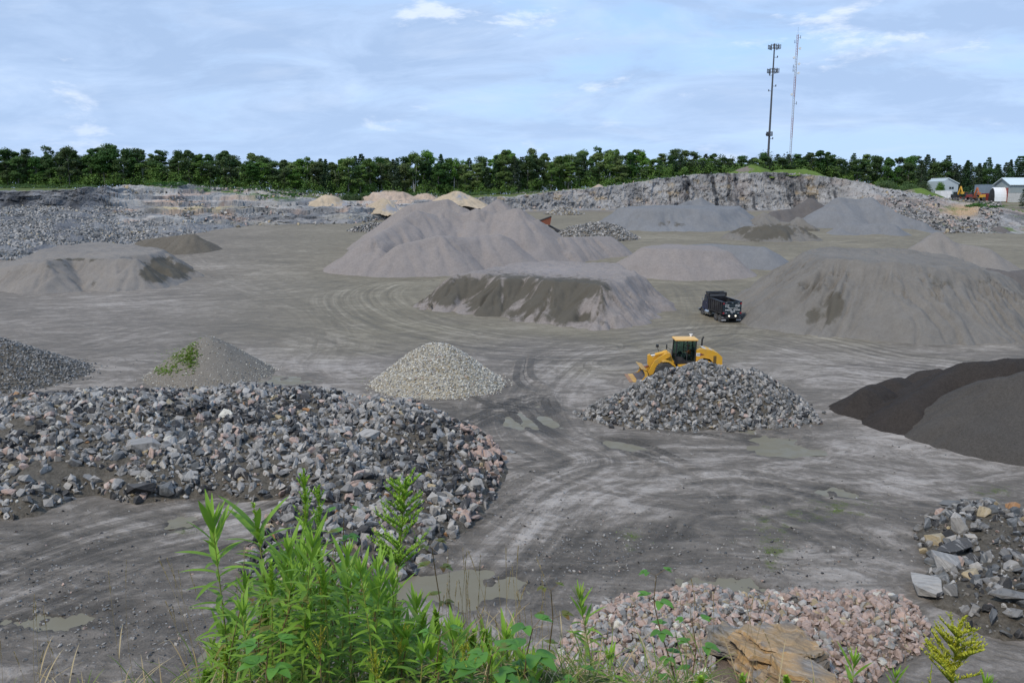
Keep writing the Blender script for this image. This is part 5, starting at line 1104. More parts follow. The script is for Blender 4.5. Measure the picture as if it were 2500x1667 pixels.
# bucket: curved shell, open to the left
outer = [(-2.95, .02), (-2.4, -.02), (-1.85, .10), (-1.50, .38), (-1.42, .72), (-1.62, 1.05), (-2.18, 1.22)]
inner = [(-2.12, 1.15), (-1.66, .98), (-1.52, .72), (-1.58, .45), (-1.88, .20), (-2.4, .09), (-2.95, .07)]
bk = empty('bucket', (0, 0, 0)); bk.parent = ld
mb = MB(); mb.prism(outer+inner, -1.5, 1.5); mb.build('shell', paint('worn_bucket_steel', (.52, .30, .05), .5, .75, (.16, .10, .07), scale=2.5), bk)
mb = MB(); mb.prism([(a+(-.012 if i < 0 else 0), c_) for i, (a, c_) in enumerate([(-2.10, 1.13), (-1.68, .97), (-1.54, .72), (-1.60, .46), (-1.89, .21), (-2.4, .105), (-2.42, .12), (-1.93, .25), (-1.66, .48), (-1.60, .72), (-1.72, .93), (-2.08, 1.08)])], -1.44, 1.44); mb.build('liner', paint('dark_scraped_steel', (.06, .05, .048), .5, .4, (.2, .12, .07)), bk)
for sy in (-1, 1): mb = MB(); mb.prism([(-2.6, .03), (-2.4, .0), (-1.88, .12), (-1.53, .40), (-1.45, .72), (-1.64, 1.03), (-2.0, 1.12), (-1.86, .86), (-1.80, .55), (-2.0, .27)], sy*1.45, sy*1.5); mb.build('side_plate', M['yel'], bk)
mb = MB(); mb.box((-3.0, 0, .045), (.30, 3.02, .05), Matrix.Rotation(-.05, 3, 'Y')); mb.build('cutting_edge', paint('rusty_edge', (.30, .16, .08), .6, .5, (.15, .11, .09)), bk)
# cab
mb = MB(); bot = 1.62; top = 3.48
cp4 = [(.92, -.74), (2.62, -.74), (2.62, .74), (.92, .74)]; tp4 = [(1.02, -.66), (2.72, -.66), (2.72, .66), (1.02, .66)]
for (a, b_), (c_, d_) in zip(cp4, tp4): mb.bar((a, b_, bot), (c_, d_, top), .06, seg=6)
mb.bar((1.9, -.74, bot), (1.95, -.66, top), .045, seg=6); mb.bar((1.9, .74, bot), (1.95, .66, top), .045, seg=6)
mb.box((1.77, 0, bot-.08), (1.78, 1.52, .22), bev=.04); cab = mb.build('cab_frame', M['blk'], ld)
m_, b_ = newmat('tinted_glass'); gl = b_.n('ShaderNodeBsdfGlossy', {0: (.5, .6, .58, 1), 1: .05}); tr2 = b_.n('ShaderNodeBsdfTransparent', {0: (.60, .70, .66, 1)}); mx = b_.n('ShaderNodeMixShader', {0: .07, 1: tr2.outputs[0], 2: gl.outputs[0]}); b_.n('ShaderNodeOutputMaterial', {0: mx.outputs[0]}); M['tint'] = m_
def pane(a, b1, c_, d_, nm='window', par=None):
    bm = bmesh.new(); nrm = (Vector(b1)-Vector(a)).cross(Vector(c_)-Vector(a)).normalized()*.012
    vs = [bm.verts.new(Vector(q)+nrm) for q in (a, b1, c_, d_)]+[bm.verts.new(Vector(q)-nrm) for q in (a, b1, c_, d_)]
    for f in ((0, 1, 2, 3), (7, 6, 5, 4), (0, 4, 5, 1), (1, 5, 6, 2), (2, 6, 7, 3), (3, 7, 4, 0)): bm.faces.new([vs[i] for i in f])
    me = bpy.data.meshes.new(nm); bm.to_mesh(me); bm.free(); return link(nm, me, M['tint'], par)
for sy in (-1, 1):
    pane((.98, sy*.74, 1.75), (1.86, sy*.74, 1.75), (1.91, sy*.665, 3.42), (1.05, sy*.665, 3.42), par=ld); pane((1.95, sy*.74, 1.75), (2.6, sy*.74, 1.75), (2.69, sy*.665, 3.42), (2.0, sy*.665, 3.42), par=ld)
pane((.93, -.7, 1.75), (.93, .7, 1.75), (1.03, .62, 3.42), (1.03, -.62, 3.42), 'windscreen', ld); pane((2.63, -.7, 2.3), (2.63, .7, 2.3), (2.73, .62, 3.42), (2.73, -.62, 3.42), 'window', ld)
M['roofy'] = paint('pale_roof_yellow', (.70, .42, .13), .5, .12)  # cab roof in a paler, cleaner yellow than the body
mb = MB(); mb.box((1.87, 0, 3.57), (2.02, 1.62, .17), bev=.07); ro = mb.build('cab_roof', M['roofy'], ld)
mb = MB(); mb.bar((2.5, .6, 3.65), (2.5, .6, 3.85), .09); mb.box((2.5, .6, 3.88), (.3, .12, .06)); mb.build('beacon', M['whitep'], ro)
mb = MB(); mb.box((2.25, 0, 1.95), (.55, .55, .14), bev=.04); mb.box((2.48, 0, 2.3), (.14, .52, .7), bev=.04); mb.box((2.25, 0, 1.8), (.3, .3, .2)); mb.build('seat', M['blk'], ld)
mb = MB(); mb.bar((1.15, 0, 1.7), (1.42, 0, 2.25), .06); mb.lathe([(.20, 0), (.20, .03), (.17, .03), (.17, 0)], -.015, 1.45, 2.28, 16); mb.build('steering_column', M['blk'], ld)
for sy in (-1, 1): mb = MB(); mb.prism([(.94, 1.6), (.98, 2.15), (1.5, 2.1), (1.86, 1.75), (2.6, 1.75), (2.6, 1.6)], sy*.745, sy*.77); mb.build('lower_door', M['blk'], ld)
for sy in (-1, 1): mb = MB(); mb.bar((.95, sy*.72, 2.4), (.55, sy*1.2, 2.6), .025, seg=5); mb.box((.52, sy*1.22, 2.62), (.08, .26, .42), bev=.02); mb.build('mirror', M['blk'], ld)
mb = MB(); mb.bar((-.3, .5, 2.3), (-.45, .5, 2.75), .02, seg=5); mb.box((-.45, .5, 2.85), (.22, .3, .26), bev=.03); mb.build('headlamp', M['blk'], ld)
mb = MB(); mb.bar((3.38, .1, 2.7), (3.40, .1, 3.5), .08); mb.bar((3.40, .1, 3.5), (3.52, .1, 3.75), .08); mb.build('exhaust_stack', M['blk'], ld)
mb = MB(); mb.bar((3.38, .1, 2.7), (3.38, .1, 2.92), .11); mb.build('exhaust_collar', M['whitep'], ld)
mb = MB(); mb.box((2.68, 0, 2.3), (.12, 1.3, .9)); mb.build('bulkhead', M['blk'], ld)
mb = MB(); mb.box((2.86, -.893, 2.33), (.34, .015, .26)); dec = mb.build('decal', M['whitep'], hood)
mb = MB(); mb.prism([(3.04, 2.46), (3.40, 2.33), (3.04, 2.24)], -.905, -.89); mb.build('decal_arrow', M['redp'], dec)
mb = MB(); [mb.box((2.77+.1*k_, -.903, 2.33), (.055, .01, .13)) for k_ in range(3)]; mb.build('decal_letters', M['blk'], dec)
# driver
def skinned(name, J, E, mat, loc, sub=2, rot=0):
    me = bpy.data.meshes.new(name); me.from_pydata([j[0] for j in J], E, []); o = link(name, me, mat); o.location = loc; o.rotation_euler = (0, 0, rot)
    md = o.modifiers.new('skin', 'SKIN'); o.modifiers.new('sub', 'SUBSURF').levels = sub; o.modifiers['sub'].render_levels = sub
    for sv, j in zip(me.skin_vertices[0].data, J): sv.radius = (j[1], j[2] if len(j) > 2 else j[1])
    me.skin_vertices[0].data[0].use_root = True; return o
M['skin'] = paint('skin', (.45, .27, .19), .6, .1); M['vest'] = paint('hi_vis_orange', (.95, .20, .03), .7, .05); M['cloth'] = paint('dark_work_clothes', (.05, .06, .08), .9, .1)
J = [((0, 0, 0), .15, .12), ((0, 0, .18), .14, .11), ((-.02, 0, .38), .17, .12), ((-.03, 0, .52), .12, .09), ((-.04, 0, .60), .055), ((-.06, 0, .68), .09, .10), ((-.06, 0, .80), .095, .105), ((-.06, 0, .88), .05),
     ((-.02, -.19, .48), .06), ((-.16, -.25, .26), .045), ((-.42, -.16, .30), .034), ((-.50, -.14, .32), .036), ((-.56, -.13, .33), .018),
     ((-.02, .19, .48), .06), ((-.16, .25, .26), .045), ((-.42, .16, .30), .034), ((-.50, .14, .32), .036), ((-.56, .13, .33), .018),
     ((-.12, -.10, -.02), .09), ((-.45, -.12, .02), .07), ((-.58, -.12, -.36), .045), ((-.74, -.12, -.40), .035), ((-.12, .10, -.02), .09), ((-.45, .12, .02), .07), ((-.58, .12, -.36), .045), ((-.74, .12, -.40), .035)]
E = [(0, 1), (1, 2), (2, 3), (3, 4), (4, 5), (5, 6), (6, 7), (3, 8), (8, 9), (9, 10), (10, 11), (11, 12), (3, 13), (13, 14), (14, 15), (15, 16), (16, 17), (0, 18), (18, 19), (19, 20), (20, 21), (0, 22), (22, 23), (23, 24), (24, 25)]
pr_ = skinned('person', J, E, M['skin'], (LX+2.24, LY, 2.12)); tag(pr_, 'driver in an orange hi-vis vest sitting in the loader cab', 'person')
v_ = skinned('vest', [((0, 0, .02), .19, .17), ((0, 0, .2), .20, .17), ((-.02, 0, .38), .24, .17), ((-.03, 0, .54), .17, .13)], [(0, 1), (1, 2), (2, 3)], M['vest'], (0, 0, 0)); v_.parent = pr_
for sy in (-1, 1):
    v_ = skinned('sleeve', [((-.02, sy*.17, .48), .085), ((-.14, sy*.25, .30), .07), ((-.30, sy*.21, .28), .055)], [(0, 1), (1, 2)], M['vest'], (0, 0, 0)); v_.parent = pr_
v_ = skinned('trousers', [((0, 0, .02), .16, .14), ((-.12, -.10, -.01), .10), ((-.45, -.12, .02), .085), ((-.58, -.12, -.34), .06), ((-.12, .10, -.01), .10), ((-.45, .12, .02), .085), ((-.58, .12, -.34), .06)], [(0, 1), (1, 2), (2, 3), (0, 4), (4, 5), (5, 6)], M['cloth'], (0, 0, 0)); v_.parent = pr_
mb = MB(); bmesh.ops.create_uvsphere(mb.bm, u_segments=16, v_segments=10, radius=.125)
bmesh.ops.delete(mb.bm, geom=[v2 for v2 in mb.bm.verts if v2.co.z < -.01], context='VERTS'); bmesh.ops.translate(mb.bm, vec=(-.06, 0, .80), verts=mb.bm.verts); mb.box((-.19, 0, .80), (.12, .18, .015)); hh = mb.build('hard_hat', M['vest'], pr_)
mb = MB(); mb.box((-.155, 0, .745), (.03, .03, .05), bev=.008); mb.build('nose', M['skin'], pr_)
# ------------------------------------------------------------------ dump truck
yr = H/float(below(790)); TX, TYy = float(P(1786, 790, yr)[0]), yr-.2
tk = empty('dump_truck', (TX, TYy, 0), math.radians(7)); tag(tk, 'black dump truck driving away between the stone piles', 'dump truck')
M['tblk'] = paint('black_truck_paint', (.012, .013, .017), .28, .5, (.085, .08, .072), scale=1.); M['bluek'] = paint('dark_blue_truck_paint', (.015, .02, .05), .25, .25, (.07, .065, .06)); M['chrome'] = paint('chrome', (.6, .62, .63), .2, .2, metal=.9); M['tgate'] = paint('dark_teal_paint', (.012, .025, .034), .3, .2); M['redl'] = paint('red_reflector', (.30, .02, .03), .3, .1); M['grime'] = paint('dusty_floor', (.055, .05, .05), .9, .5)
for sd_ in (-1, 1):
    wheel(tk, 0, 0, 0, .01, .01, 1, M['chrome']) if False else None
def twheel(x, y, r, w_, side):
    e = empty('wheel', (x, y, r)); e.parent = tk; e.rotation_euler = (0, 0, math.pi/2)
    t = MB(); t.lathe([(r*.55, -w_/2), (r*.93, -w_/2), (r, -w_*.4), (r, w_*.4), (r*.93, w_/2), (r*.55, w_/2)], 0, 0, 0, 28); t.build('tyre', M['tyre'], e)
    s_ = -side; q = MB(); q.lathe([(r*.58, 0), (r*.58, s_*w_*.48), (r*.5, s_*w_*.44), (r*.42, s_*w_*.2), (r*.18, s_*w_*.2), (r*.14, s_*w_*.52), (.01, s_*w_*.52)], 0, 0, 0, 20); q.build('rim', M['chrome'], e, True)
for sd_ in (-1, 1):
    for yy in (1.15, 2.5): twheel(sd_*.97, yy, .52, .58, sd_)
    twheel(sd_*1.02, 7.5, .52, .32, sd_)
mb = MB(); mb.box((-.42, 4.2, .85), (.12, 8.2, .28)); mb.box((.42, 4.2, .85), (.12, 8.2, .28)); mb.box((0, .1, .85), (1.8, .15, .3)); [mb.box((0, yy, .55), (1.8, .14, .14)) for yy in (1.15, 2.5, 7.5)]; mb.build('chassis', M['blk'], tk)
bx = empty('dump_box', (0, 0, 0)); bx.parent = tk
mb = MB(); mb.box((0, 2.75, 1.22), (2.3, 5.0, .12)); mb.build('floor', M['grime'], bx)
for sd_ in (-1, 1):
    mb = MB(); mb.box((sd_*1.2, 2.75, 1.98), (.07, 5.05, 1.5)); mb.box((sd_*1.2, 2.75, 2.75), (.17, 5.1, .12), bev=.02); mb.box((sd_*1.2, 2.75, 1.25), (.16, 5.05, .14))
    for k_ in range(8): mb.box((sd_*1.255, .45+k_*.66, 1.98), (.09, .12, 1.42))
    mb.build('side_wall', M['tblk'], bx)
mb = MB(); mb.box((0, 5.3, 2.2), (2.36, .08, 2.0)); mb.box((0, 5.75, 3.28), (2.5, 1.0, .07)); mb.box((0, 5.27, 3.3), (2.5, .1, .22)); mb.box((0, 6.22, 3.33), (2.5, .08, .2))
for sd_ in (-1, 1): mb.box((sd_*1.22, 5.6, 3.12), (.07, .9, .5))
mb.build('headboard', M['tblk'], bx)
mb = MB(); mb.box((0, 5.22, 3.02), (2.1, .04, .26)); mb.build('mesh_screen', M['steel'], bx)
mb = MB(); mb.box((0, .2, 1.98), (2.42, .09, 1.5)); mb.box((0, .15, 2.74), (2.5, .12, .09)); mb.box((0, .15, 1.22), (2.5, .12, .1)); tg = mb.build('tailgate', M['tgate'], tk)
def words(rows, par, mat, y):
    for (xc, zc, w_, h_, k_) in rows:
        mb = MB(); rr = random.Random(int(zc*1000+xc*100)); x = xc-w_/2; n_ = k_
        cw = w_/n_
        for i in range(n_):
            if rr.random() < .12 and 0 < i < n_-1: continue
            q = x+cw*(i+.5)
            mb.box((q, y, zc), (cw*.28, .012, h_)); t_ = rr.random()
            mb.box((q+cw*.22, y, zc+(h_*.4 if t_ < .5 else -h_*.4)), (cw*.6, .012, h_*.22))
            if t_ > .3: mb.box((q+cw*.2, y, zc), (cw*.5, .012, h_*.2))
            if t_ > .6: mb.box((q+cw*.42, y, zc), (cw*.22, .012, h_))
        mb.build('lettering', mat, par)
words([(-.68, 2.36, .52, .14, 6), (-.68, 2.16, .52, .10, 8), (.68, 2.40, .60, .11, 9), (.68, 2.22, .66, .12, 9), (.05, 1.98, 1.3, .09, 20), (-.5, 1.74, .9, .17, 8), (.58, 1.76, .85, .17, 8), (.08, 1.54, .62, .15, 7)], tg, M['whitep'], .148)
for sx in (-1, 1):
    for zc in (2.62, 1.32): mb = MB(); mb.box((sx*1.13, .14, zc), (.2, .04, .26)); mb.build('marker_light', M['redl'], tg)
for sx in (-.8, 0, .8):
    for zc in (2.63, 1.36): mb = MB(); mb.box((sx, .142, zc), (.22, .03, .06)); mb.build('reflector', M['pale'], tg)
m_, b_ = newmat('lit_lamp'); em = b_.n('ShaderNodeEmission', {0: (1, .93, .78, 1), 1: 1.6}); b_.n('ShaderNodeOutputMaterial', {0: em.outputs[0]})
for sx in (-.45, .4): mb = MB(); mb.lathe([(.10, 0), (.10, -.05), (.04, -.07)], -.02, sx, 1.02, 14); mb.build('reversing_lamp', m_, tk)
mb = MB(); mb.box((0, .04, 1.02), (1.5, .12, .26)); mb.build('light_bar', M['blk'], tk)
for sd_ in (-1, 1):
    mb = MB(); mb.box((sd_*.98, .38, .62), (.62, .03, .66)); fl = mb.build('mud_flap', M['blk'], tk); mb = MB(); mb.box((sd_*.98, .36, .78), (.6, .02, .06)); mb.box((sd_*.98, .36, .45), (.6, .02, .16)); mb.build('flap_trim', M['pale'], fl)
    mb = MB(); mb.bar((sd_*1.0, 5.0, .72), (sd_*1.0, 6.3, .72), .30, seg=18); mb.build('fuel_tank', M['chrome'], tk)
    mb = MB(); mb.bar((sd_*1.1, 6.75, 2.3), (sd_*1.45, 6.85, 2.35), .025, seg=5); mb.box((sd_*1.47, 6.85, 2.35), (.06, .2, .5), bev=.02); mb.build('mirror', M['chrome'], tk)
cb_ = empty('cab', (0, 0, 0)); cb_.parent = tk
mb = MB(); tfc = lambda a, q, c_: (q, a, c_); mb.prism([(5.7, .95), (5.7, 2.85), (6.0, 3.0), (6.9, 2.95), (7.25, 2.2), (7.25, .95)], -1.08, 1.08, tfc); mb.build('cab_shell', M['bluek'], cb_)
for sd_ in (-1, 1):
    mb = MB(); mb.prism([(6.05, 2.15), (6.05, 2.75), (6.8, 2.75), (7.05, 2.15)], sd_*1.085, sd_*1.10, tfc); mb.build('side_window', M['glass'], cb_)
    mb = MB(); mb.prism([(6.0, 1.05), (6.0, 2.1), (7.1, 2.1), (7.1, 1.05)], sd_*1.083, sd_*1.10, tfc); dr = mb.build('door', M['bluek'], cb_); mb = MB(); mb.box((sd_*1.12, 6.15, 1.9), (.03, .18, .05)); mb.build('handle', M['chrome'], dr)
mb = MB(); mb.prism([(6.98, 2.88), (7.27, 2.24), (7.30, 2.24), (7.02, 2.90)], -.95, .95, tfc); mb.build('windscreen', M['glass'], cb_)
mb = MB(); mb.prism([(7.25, .95), (7.25, 2.15), (8.4, 1.95), (8.75, 1.7), (8.8, .85)], -.72, .72, tfc); mb.build('hood', M['bluek'], tk)
for sd_ in (-1, 1):
    a_ = [math.pi*(.02+.96*i/10) for i in range(11)]; prof = [(7.5+.78*math.cos(a), .5+.72*math.sin(a)) for a in a_]+[(7.5+.66*math.cos(a), .5+.60*math.sin(a)) for a in reversed(a_)]
    mb = MB(); mb.prism(prof, sd_*.7, sd_*1.2, tfc); mb.build('front_fender', M['bluek'], tk)
    mb = MB(); mb.box((sd_*1.0, 6.45, .42), (.4, .8, .06)); mb.box((sd_*1.02, 6.45, .72), (.3, .7, .04)); mb.build('step', M['chrome'], tk)
    mb = MB(); mb.bar((sd_*.95, 5.62, 1.0), (sd_*.95, 5.62, 3.25), .07, seg=10); mb.build('exhaust_stack', M['chrome'], tk)
mb = MB(); mb.box((0, 8.95, .65), (2.3, .14, .36), bev=.04); mb.build('bumper', M['chrome'], tk)

# ------------------------------------------------------------------ foreground weeds on the bank
def weedmat(name, c1, c2, tr=.35, edge=None):
    m, b = newmat(name); a = b.attr('lv'); n = b.noise(pos(b), 9, 4); n2 = b.noise(pos(b), 60, 2)
    c = b.mix(b.math('ADD', b.math('MULTIPLY', a, .75), b.math('MULTIPLY', b.math('ADD', n, n2), .125)), c1, c2)
    if name == 'weed_leaf': c = b.mix(b.math('MULTIPLY', b.sstep(a, .20, .10), .7), c, (.30, .22, .07)); c = b.mix(b.math('MULTIPLY', b.sstep(n, .62, .72), .35), c, (.30, .26, .08))
    if edge: c = b.mix(b.math('MULTIPLY', b.sstep(n, .55, .68), .7), c, edge)
    d = b.n('ShaderNodeBsdfPrincipled', {'Base Color': c, 'Roughness': .5, 'Specular IOR Level': .35}); t = b.n('ShaderNodeBsdfTranslucent', {0: c})
    mx = b.n('ShaderNodeMixShader', {0: tr, 1: d.outputs[0], 2: t.outputs[0]}); b.n('ShaderNodeOutputMaterial', {0: mx.outputs[0]}); return m
M['wleaf'] = weedmat('weed_leaf', (.085, .175, .022), (.28, .47, .05)); M['wbud'] = weedmat('weed_bud', (.20, .40, .035), (.44, .62, .07)); M['wyel'] = weedmat('yellow_bloom', (.34, .42, .03), (.62, .58, .05))
M['wstem'] = weedmat('weed_stem', (.13, .20, .03), (.28, .26, .06), .1); M['rstem'] = weedmat('red_stem', (.18, .09, .05), (.16, .16, .05), .1)
M['bleaf'] = weedmat('bramble_leaf', (.055, .16, .030), (.14, .32, .045), .3, (.16, .12, .03)); M['rleaf'] = weedmat('reddish_bramble_leaf', (.16, .12, .03), (.12, .20, .035), .3, (.22, .08, .03))
M['straw'] = weedmat('dry_straw', (.32, .23, .11), (.52, .42, .24), .25); M['gblade'] = weedmat('grass_blade', (.07, .15, .02), (.22, .26, .05))
wr = np.random.default_rng(77)
class LM:                              # leaf-mesh collector
    def __init__(s): s.V = []; s.F = []; s.A = []; s.n = 0
    def add(s, V, Fq, lv): s.V.append(V); s.F.append(Fq+s.n); s.A.append(np.full(len(V), lv)); s.n += len(V)
    def leaf(s, p, d, L, W, droop=.6, fold=.25, lv=.5, prof=None, nseg=6):
        p = np.array(p, float); d = np.array(d, float); d /= np.linalg.norm(d); up = np.array([0, 0, 1.]); side = np.cross(d, up); k = np.linalg.norm(side); side = side/k if k > 1e-3 else np.array([1., 0, 0])
        t = np.linspace(0, 1, nseg+1); c_ = [p]; dd = d.copy()
        for i in range(nseg): dd = dd+np.array([0, 0, -droop/nseg]); dd /= np.linalg.norm(dd); c_.append(c_[-1]+dd*L/nseg)
        c_ = np.array(c_); w_ = (np.sin(np.pi*np.clip(t, 0, 1)**.75)**.8 if prof is None else prof(t))*W/2+.0004
        nr = np.cross(side, d); V = np.concatenate([c_-side*w_[:, None]+nr*(w_*fold)[:, None], c_, c_+side*w_[:, None]+nr*(w_*fold)[:, None]])
        n = nseg+1; F_ = []
        for i in range(nseg): F_ += [[i, n+i, n+i+1, i+1], [n+i, 2*n+i, 2*n+i+1, n+i+1]]
        s.add(V, np.array(F_), lv)
    def tube(s, P_, r0, r1, lv=.5, k=5):
        P_ = np.array(P_, float); n = len(P_); V = []
        for i in range(n):
            d = P_[min(i+1, n-1)]-P_[max(i-1, 0)]; d /= np.linalg.norm(d)+1e-9; a = np.cross(d, [.3, .9, .1]); a /= np.linalg.norm(a); b_ = np.cross(d, a); r_ = r0+(r1-r0)*i/(n-1)
            for j in range(k): th = 6.283*j/k; V.append(P_[i]+r_*(a*math.cos(th)+b_*math.sin(th)))
        F_ = [[i*k+j, i*k+(j+1) % k, (i+1)*k+(j+1) % k, (i+1)*k+j] for i in range(n-1) for j in range(k)]
        s.add(np.array(V), np.array(F_), lv)
    def mesh(s, name, mat, parent, org):
        if not s.V: return
        me = mesh_np(name, np.concatenate(s.V)-np.array(org), np.concatenate(s.F), {'lv': np.concatenate(s.A)}, True); return link(name, me, mat, parent)
def curve(a, b_, bend, n=14):
    a = np.array(a, float); b_ = np.array(b_, float); t = np.linspace(0, 1, n)[:, None]; q = np.array([bend[0], bend[1], 0])
    return a+(b_-a)*t+q*np.sin(np.pi*t)*1.0
def budspike(bl, P_, dens, ln, lv0=.5):
    for i in range(len(P_)-1):
        for k_ in range(dens):
            f = wr.random(); p = P_[i]*(1-f)+P_[i+1]*f; a = wr.random()*6.283; fade = 1-.55*(i+f)/(len(P_)-1)
            bl.leaf(p, (math.cos(a), math.sin(a), 1.0+wr.random()*.7), ln*fade*wr.uniform(.6, 1.2), ln*.2, .1, .4, np.clip(lv0+wr.normal()*.2, 0, 1), None, 3)
def goldenrod(ut, vt, ub, y, label, kind='bud', leafL=.10, dens=1., group=None, vb=1667, name='goldenrod_plant'):
    top = P(ut, vt, y); q = P(ub, vb, y-.05); k = (q-top); zb = float(bankz(np.array(q[0]), np.array(y)))
    zb = min(zb, q[2]-.12); f = (zb-top[2])/k[2]; base = top+k*f*np.array([.55+.45/f if f > 1 else 1, 1, 1]); base[2] = zb-.03; hgt = top[2]-zb
    org = tuple(base); e = empty(name, org); tag(e, label, 'weed', group)
    S_ = curve(base, top, (wr.normal()*.02, wr.normal()*.02), 18); st = LM(); lf = LM(); bd = LM()
    st.tube(S_, .0045, .0016, wr.random()); nl = int(hgt/.0105*dens); az = wr.random()*6
    cut = {'leafy': 1.0, 'bud': .80, 'tuft': .90, 'panicle': .74, 'yellow': .78}[kind]
    for i in range(nl):
        f = .04+.95*(i+wr.random()*.5)/nl; az += 2.4+wr.normal()*.25; p = S_[0]*0+np.array([np.interp(f*17, range(18), S_[:, j]) for j in range(3)])
        if f > cut: continue
        tip = smooth(np.array((f-.80)/.2)).item() if kind in ('leafy', 'tuft') else 0
        L_ = 1.22*leafL*wr.uniform(.65, 1.15)*(.62+.5*f)*(1.15 if tip else 1); el = .15+.5*f+1.5*tip+wr.normal()*.12
        lf.leaf(p, (math.cos(az), math.sin(az), el), L_, L_*wr.uniform(.11, .17), 1.0-.5*f-.3*tip, .3, np.clip(.15+.55*f+wr.normal()*.15, 0, 1))
    if kind == 'leafy':
        for k_ in range(9): a = k_*2.4; lf.leaf(S_[-1], (math.cos(a)*.5, math.sin(a)*.5, 1.2), leafL*wr.uniform(.6, 1.05), leafL*.10, .1, .4, .9)
    mt = M['wbud']
    if kind in ('bud', 'tuft', 'yellow'):
        i0 = int(17*cut)-1; budspike(bd, S_[i0:], 40 if kind != 'yellow' else 30, .032 if kind != 'yellow' else .012, .5)
        if kind == 'yellow':
            mt = M['wyel']
            for k_ in range(9):
                f = wr.uniform(.62, .92); p = np.array([np.interp(f*17, range(18), S_[:, j]) for j in range(3)]); a = wr.random()*6.283; L_ = .10*(1.05-f)*2.2
                B_ = curve(p, p+np.array([math.cos(a)*L_*.6, math.sin(a)*L_*.6, L_]), (0, 0), 4); st.tube(B_, .001, .0006, .6, 4); budspike(bd, B_, 8, .010, .5)
        if kind == 'bud':
            for k_ in range(16):
                f = wr.uniform(cut-.06, .96); p = np.array([np.interp(f*17, range(18), S_[:, j]) for j in range(3)]); a = wr.random()*6.283; L_ = hgt*.10*(1.1-f)*2.4
                B_ = curve(p, p+np.array([math.cos(a)*L_*.55, math.sin(a)*L_*.55, L_]), (0, 0), 5); budspike(bd, B_, 9, .022, .45)
    if kind == 'panicle':
        for k_ in range(46):
            f = wr.uniform(cut-.08, .97); p = np.array([np.interp(f*17, range(18), S_[:, j]) for j in range(3)]); a = wr.random()*6.283; L_ = .13*(1.25-f)*2.0
            B_ = curve(p, p+np.array([math.cos(a)*L_*.85, math.sin(a)*L_*.85, L_*.75]), (0, 0), 6); st.tube(B_, .0012, .0006, .6, 4); budspike(bd, B_, 13, .021, .5)
            for q_ in range(3):
                g = wr.integers(1, 5); a2 = a+wr.normal()*.8; B2 = curve(B_[g], B_[g]+np.array([math.cos(a2)*L_*.25, math.sin(a2)*L_*.25, L_*.3]), (0, 0), 3); budspike(bd, B2, 9, .014, .6)
        budspike(bd, S_[13:], 16, .018, .6)
    st.mesh('stem', M['wstem'] if wr.random() < .7 else M['rstem'], e, org); lf.mesh('leaves', M['wleaf'], e, org); bd.mesh('flower_head', mt, e, org); return e
ov = lambda t: np.sin(np.pi*np.clip(t, 0, 1)**.72)**.62*(1-.25*t)
def bramble(pts, y, label, mat='bleaf', L=.06, group=None, stemv=True, name='bramble_sprig'):
    # pts: stem px points from tip to bottom; leaf triples at each
    W_ = [P(u, v, y+.02*i) for i, (u, v) in enumerate(pts)]; base = np.array(W_[-1]); zb = float(bankz(np.array(base[0]), np.array(y))); base = np.array([base[0], base[1], min(zb, base[2]-.05)])
    W_ = [np.array(w_) for w_ in W_]+[base]; org = tuple(base); e = empty(name, org); tag(e, label, 'weed', group); st = LM(); lf = LM()
    C_ = np.array([[np.interp(t, range(len(W_)), [w_[j] for w_ in W_]) for j in range(3)] for t in np.linspace(0, len(W_)-1, 24)]); st.tube(C_, .0018, .0035, .3)
    for i, p in enumerate(W_[:-1]):
        a0 = i*2.2+wr.random(); 
        for s_ in (0, 1):
            a = a0+s_*3.14; d = np.array([math.cos(a), math.sin(a)*.7, .35+wr.random()*.3]); q = p+d*.04; st.tube([p, q], .001, .001, .3, 4); Lk = L*wr.uniform(.8, 1.15)*(.7 if i == 0 else 1)
            for da in (0, .95, -.95):
                aa = a+da; lf.leaf(q, (math.cos(aa), math.sin(aa)*.8, .2+.2*wr.random()), Lk*(1 if da == 0 else .85), Lk*.58, .9, .22, np.clip(wr.normal(.5, .22), 0, 1), ov, 8)
    st.mesh('stem', M['rstem'], e, org); lf.mesh('leaves', M[mat], e, org); return e
goldenrod(519,1284,567,2.75,'tall leafy weed with no flower spike at the left end of the weeds','leafy',.125,.9)
goldenrod(618,1228,655,2.8,'leafy weed with a curved green tip, second tall stem from the left','tuft',.12,1.)
goldenrod(741,1144,750,3.1,'tallest weed with a dense green bud spike leaning left','bud',.10,1.)
goldenrod(779,1185,800,3.2,'slender weed with green spike close right of the tallest weed','bud',.09,.8)
goldenrod(784,1396,838,2.7,'shorter weed with nodding green bud spike before the panicle weed','bud',.10,.9)
goldenrod(992,1165,948,3.0,'weed with a wide feathery yellow-green panicle, right of the tallest weed','panicle',.08,.25)
goldenrod(864,1361,905,2.9,'weed with a thin pale yellow-green tip left of the feathery panicle','yellow',.09,.9)
goldenrod(784,1528,800,2.3,'low weed with an upright yellow spike in the weeds near the bottom','yellow',.07,1.)
goldenrod(989,1521,975,2.45,'low weed with a narrow yellow-green spike below the feathery panicle','yellow',.08,1.)
goldenrod(1143,1577,1150,2.3,'small weed with a yellow spike at the bottom centre','yellow',.06,.9)
goldenrod(915,1590,930,2.3,'short weed with a forked yellow-green tip at the bottom','yellow',.07,.9)
goldenrod(2338,1532,2330,2.9,'bright yellow flowering plume at the bottom right corner','panicle',.06,.5); COL.objects[-1]
for o in list(COL.objects[-3:]):
    if o.name.startswith('flower_head'): o.data.materials.clear(); o.data.materials.append(M['wyel'])
goldenrod(2275,1622,2262,2.8,'small yellow-green sprig left of the bright yellow plume','yellow',.05,.7)
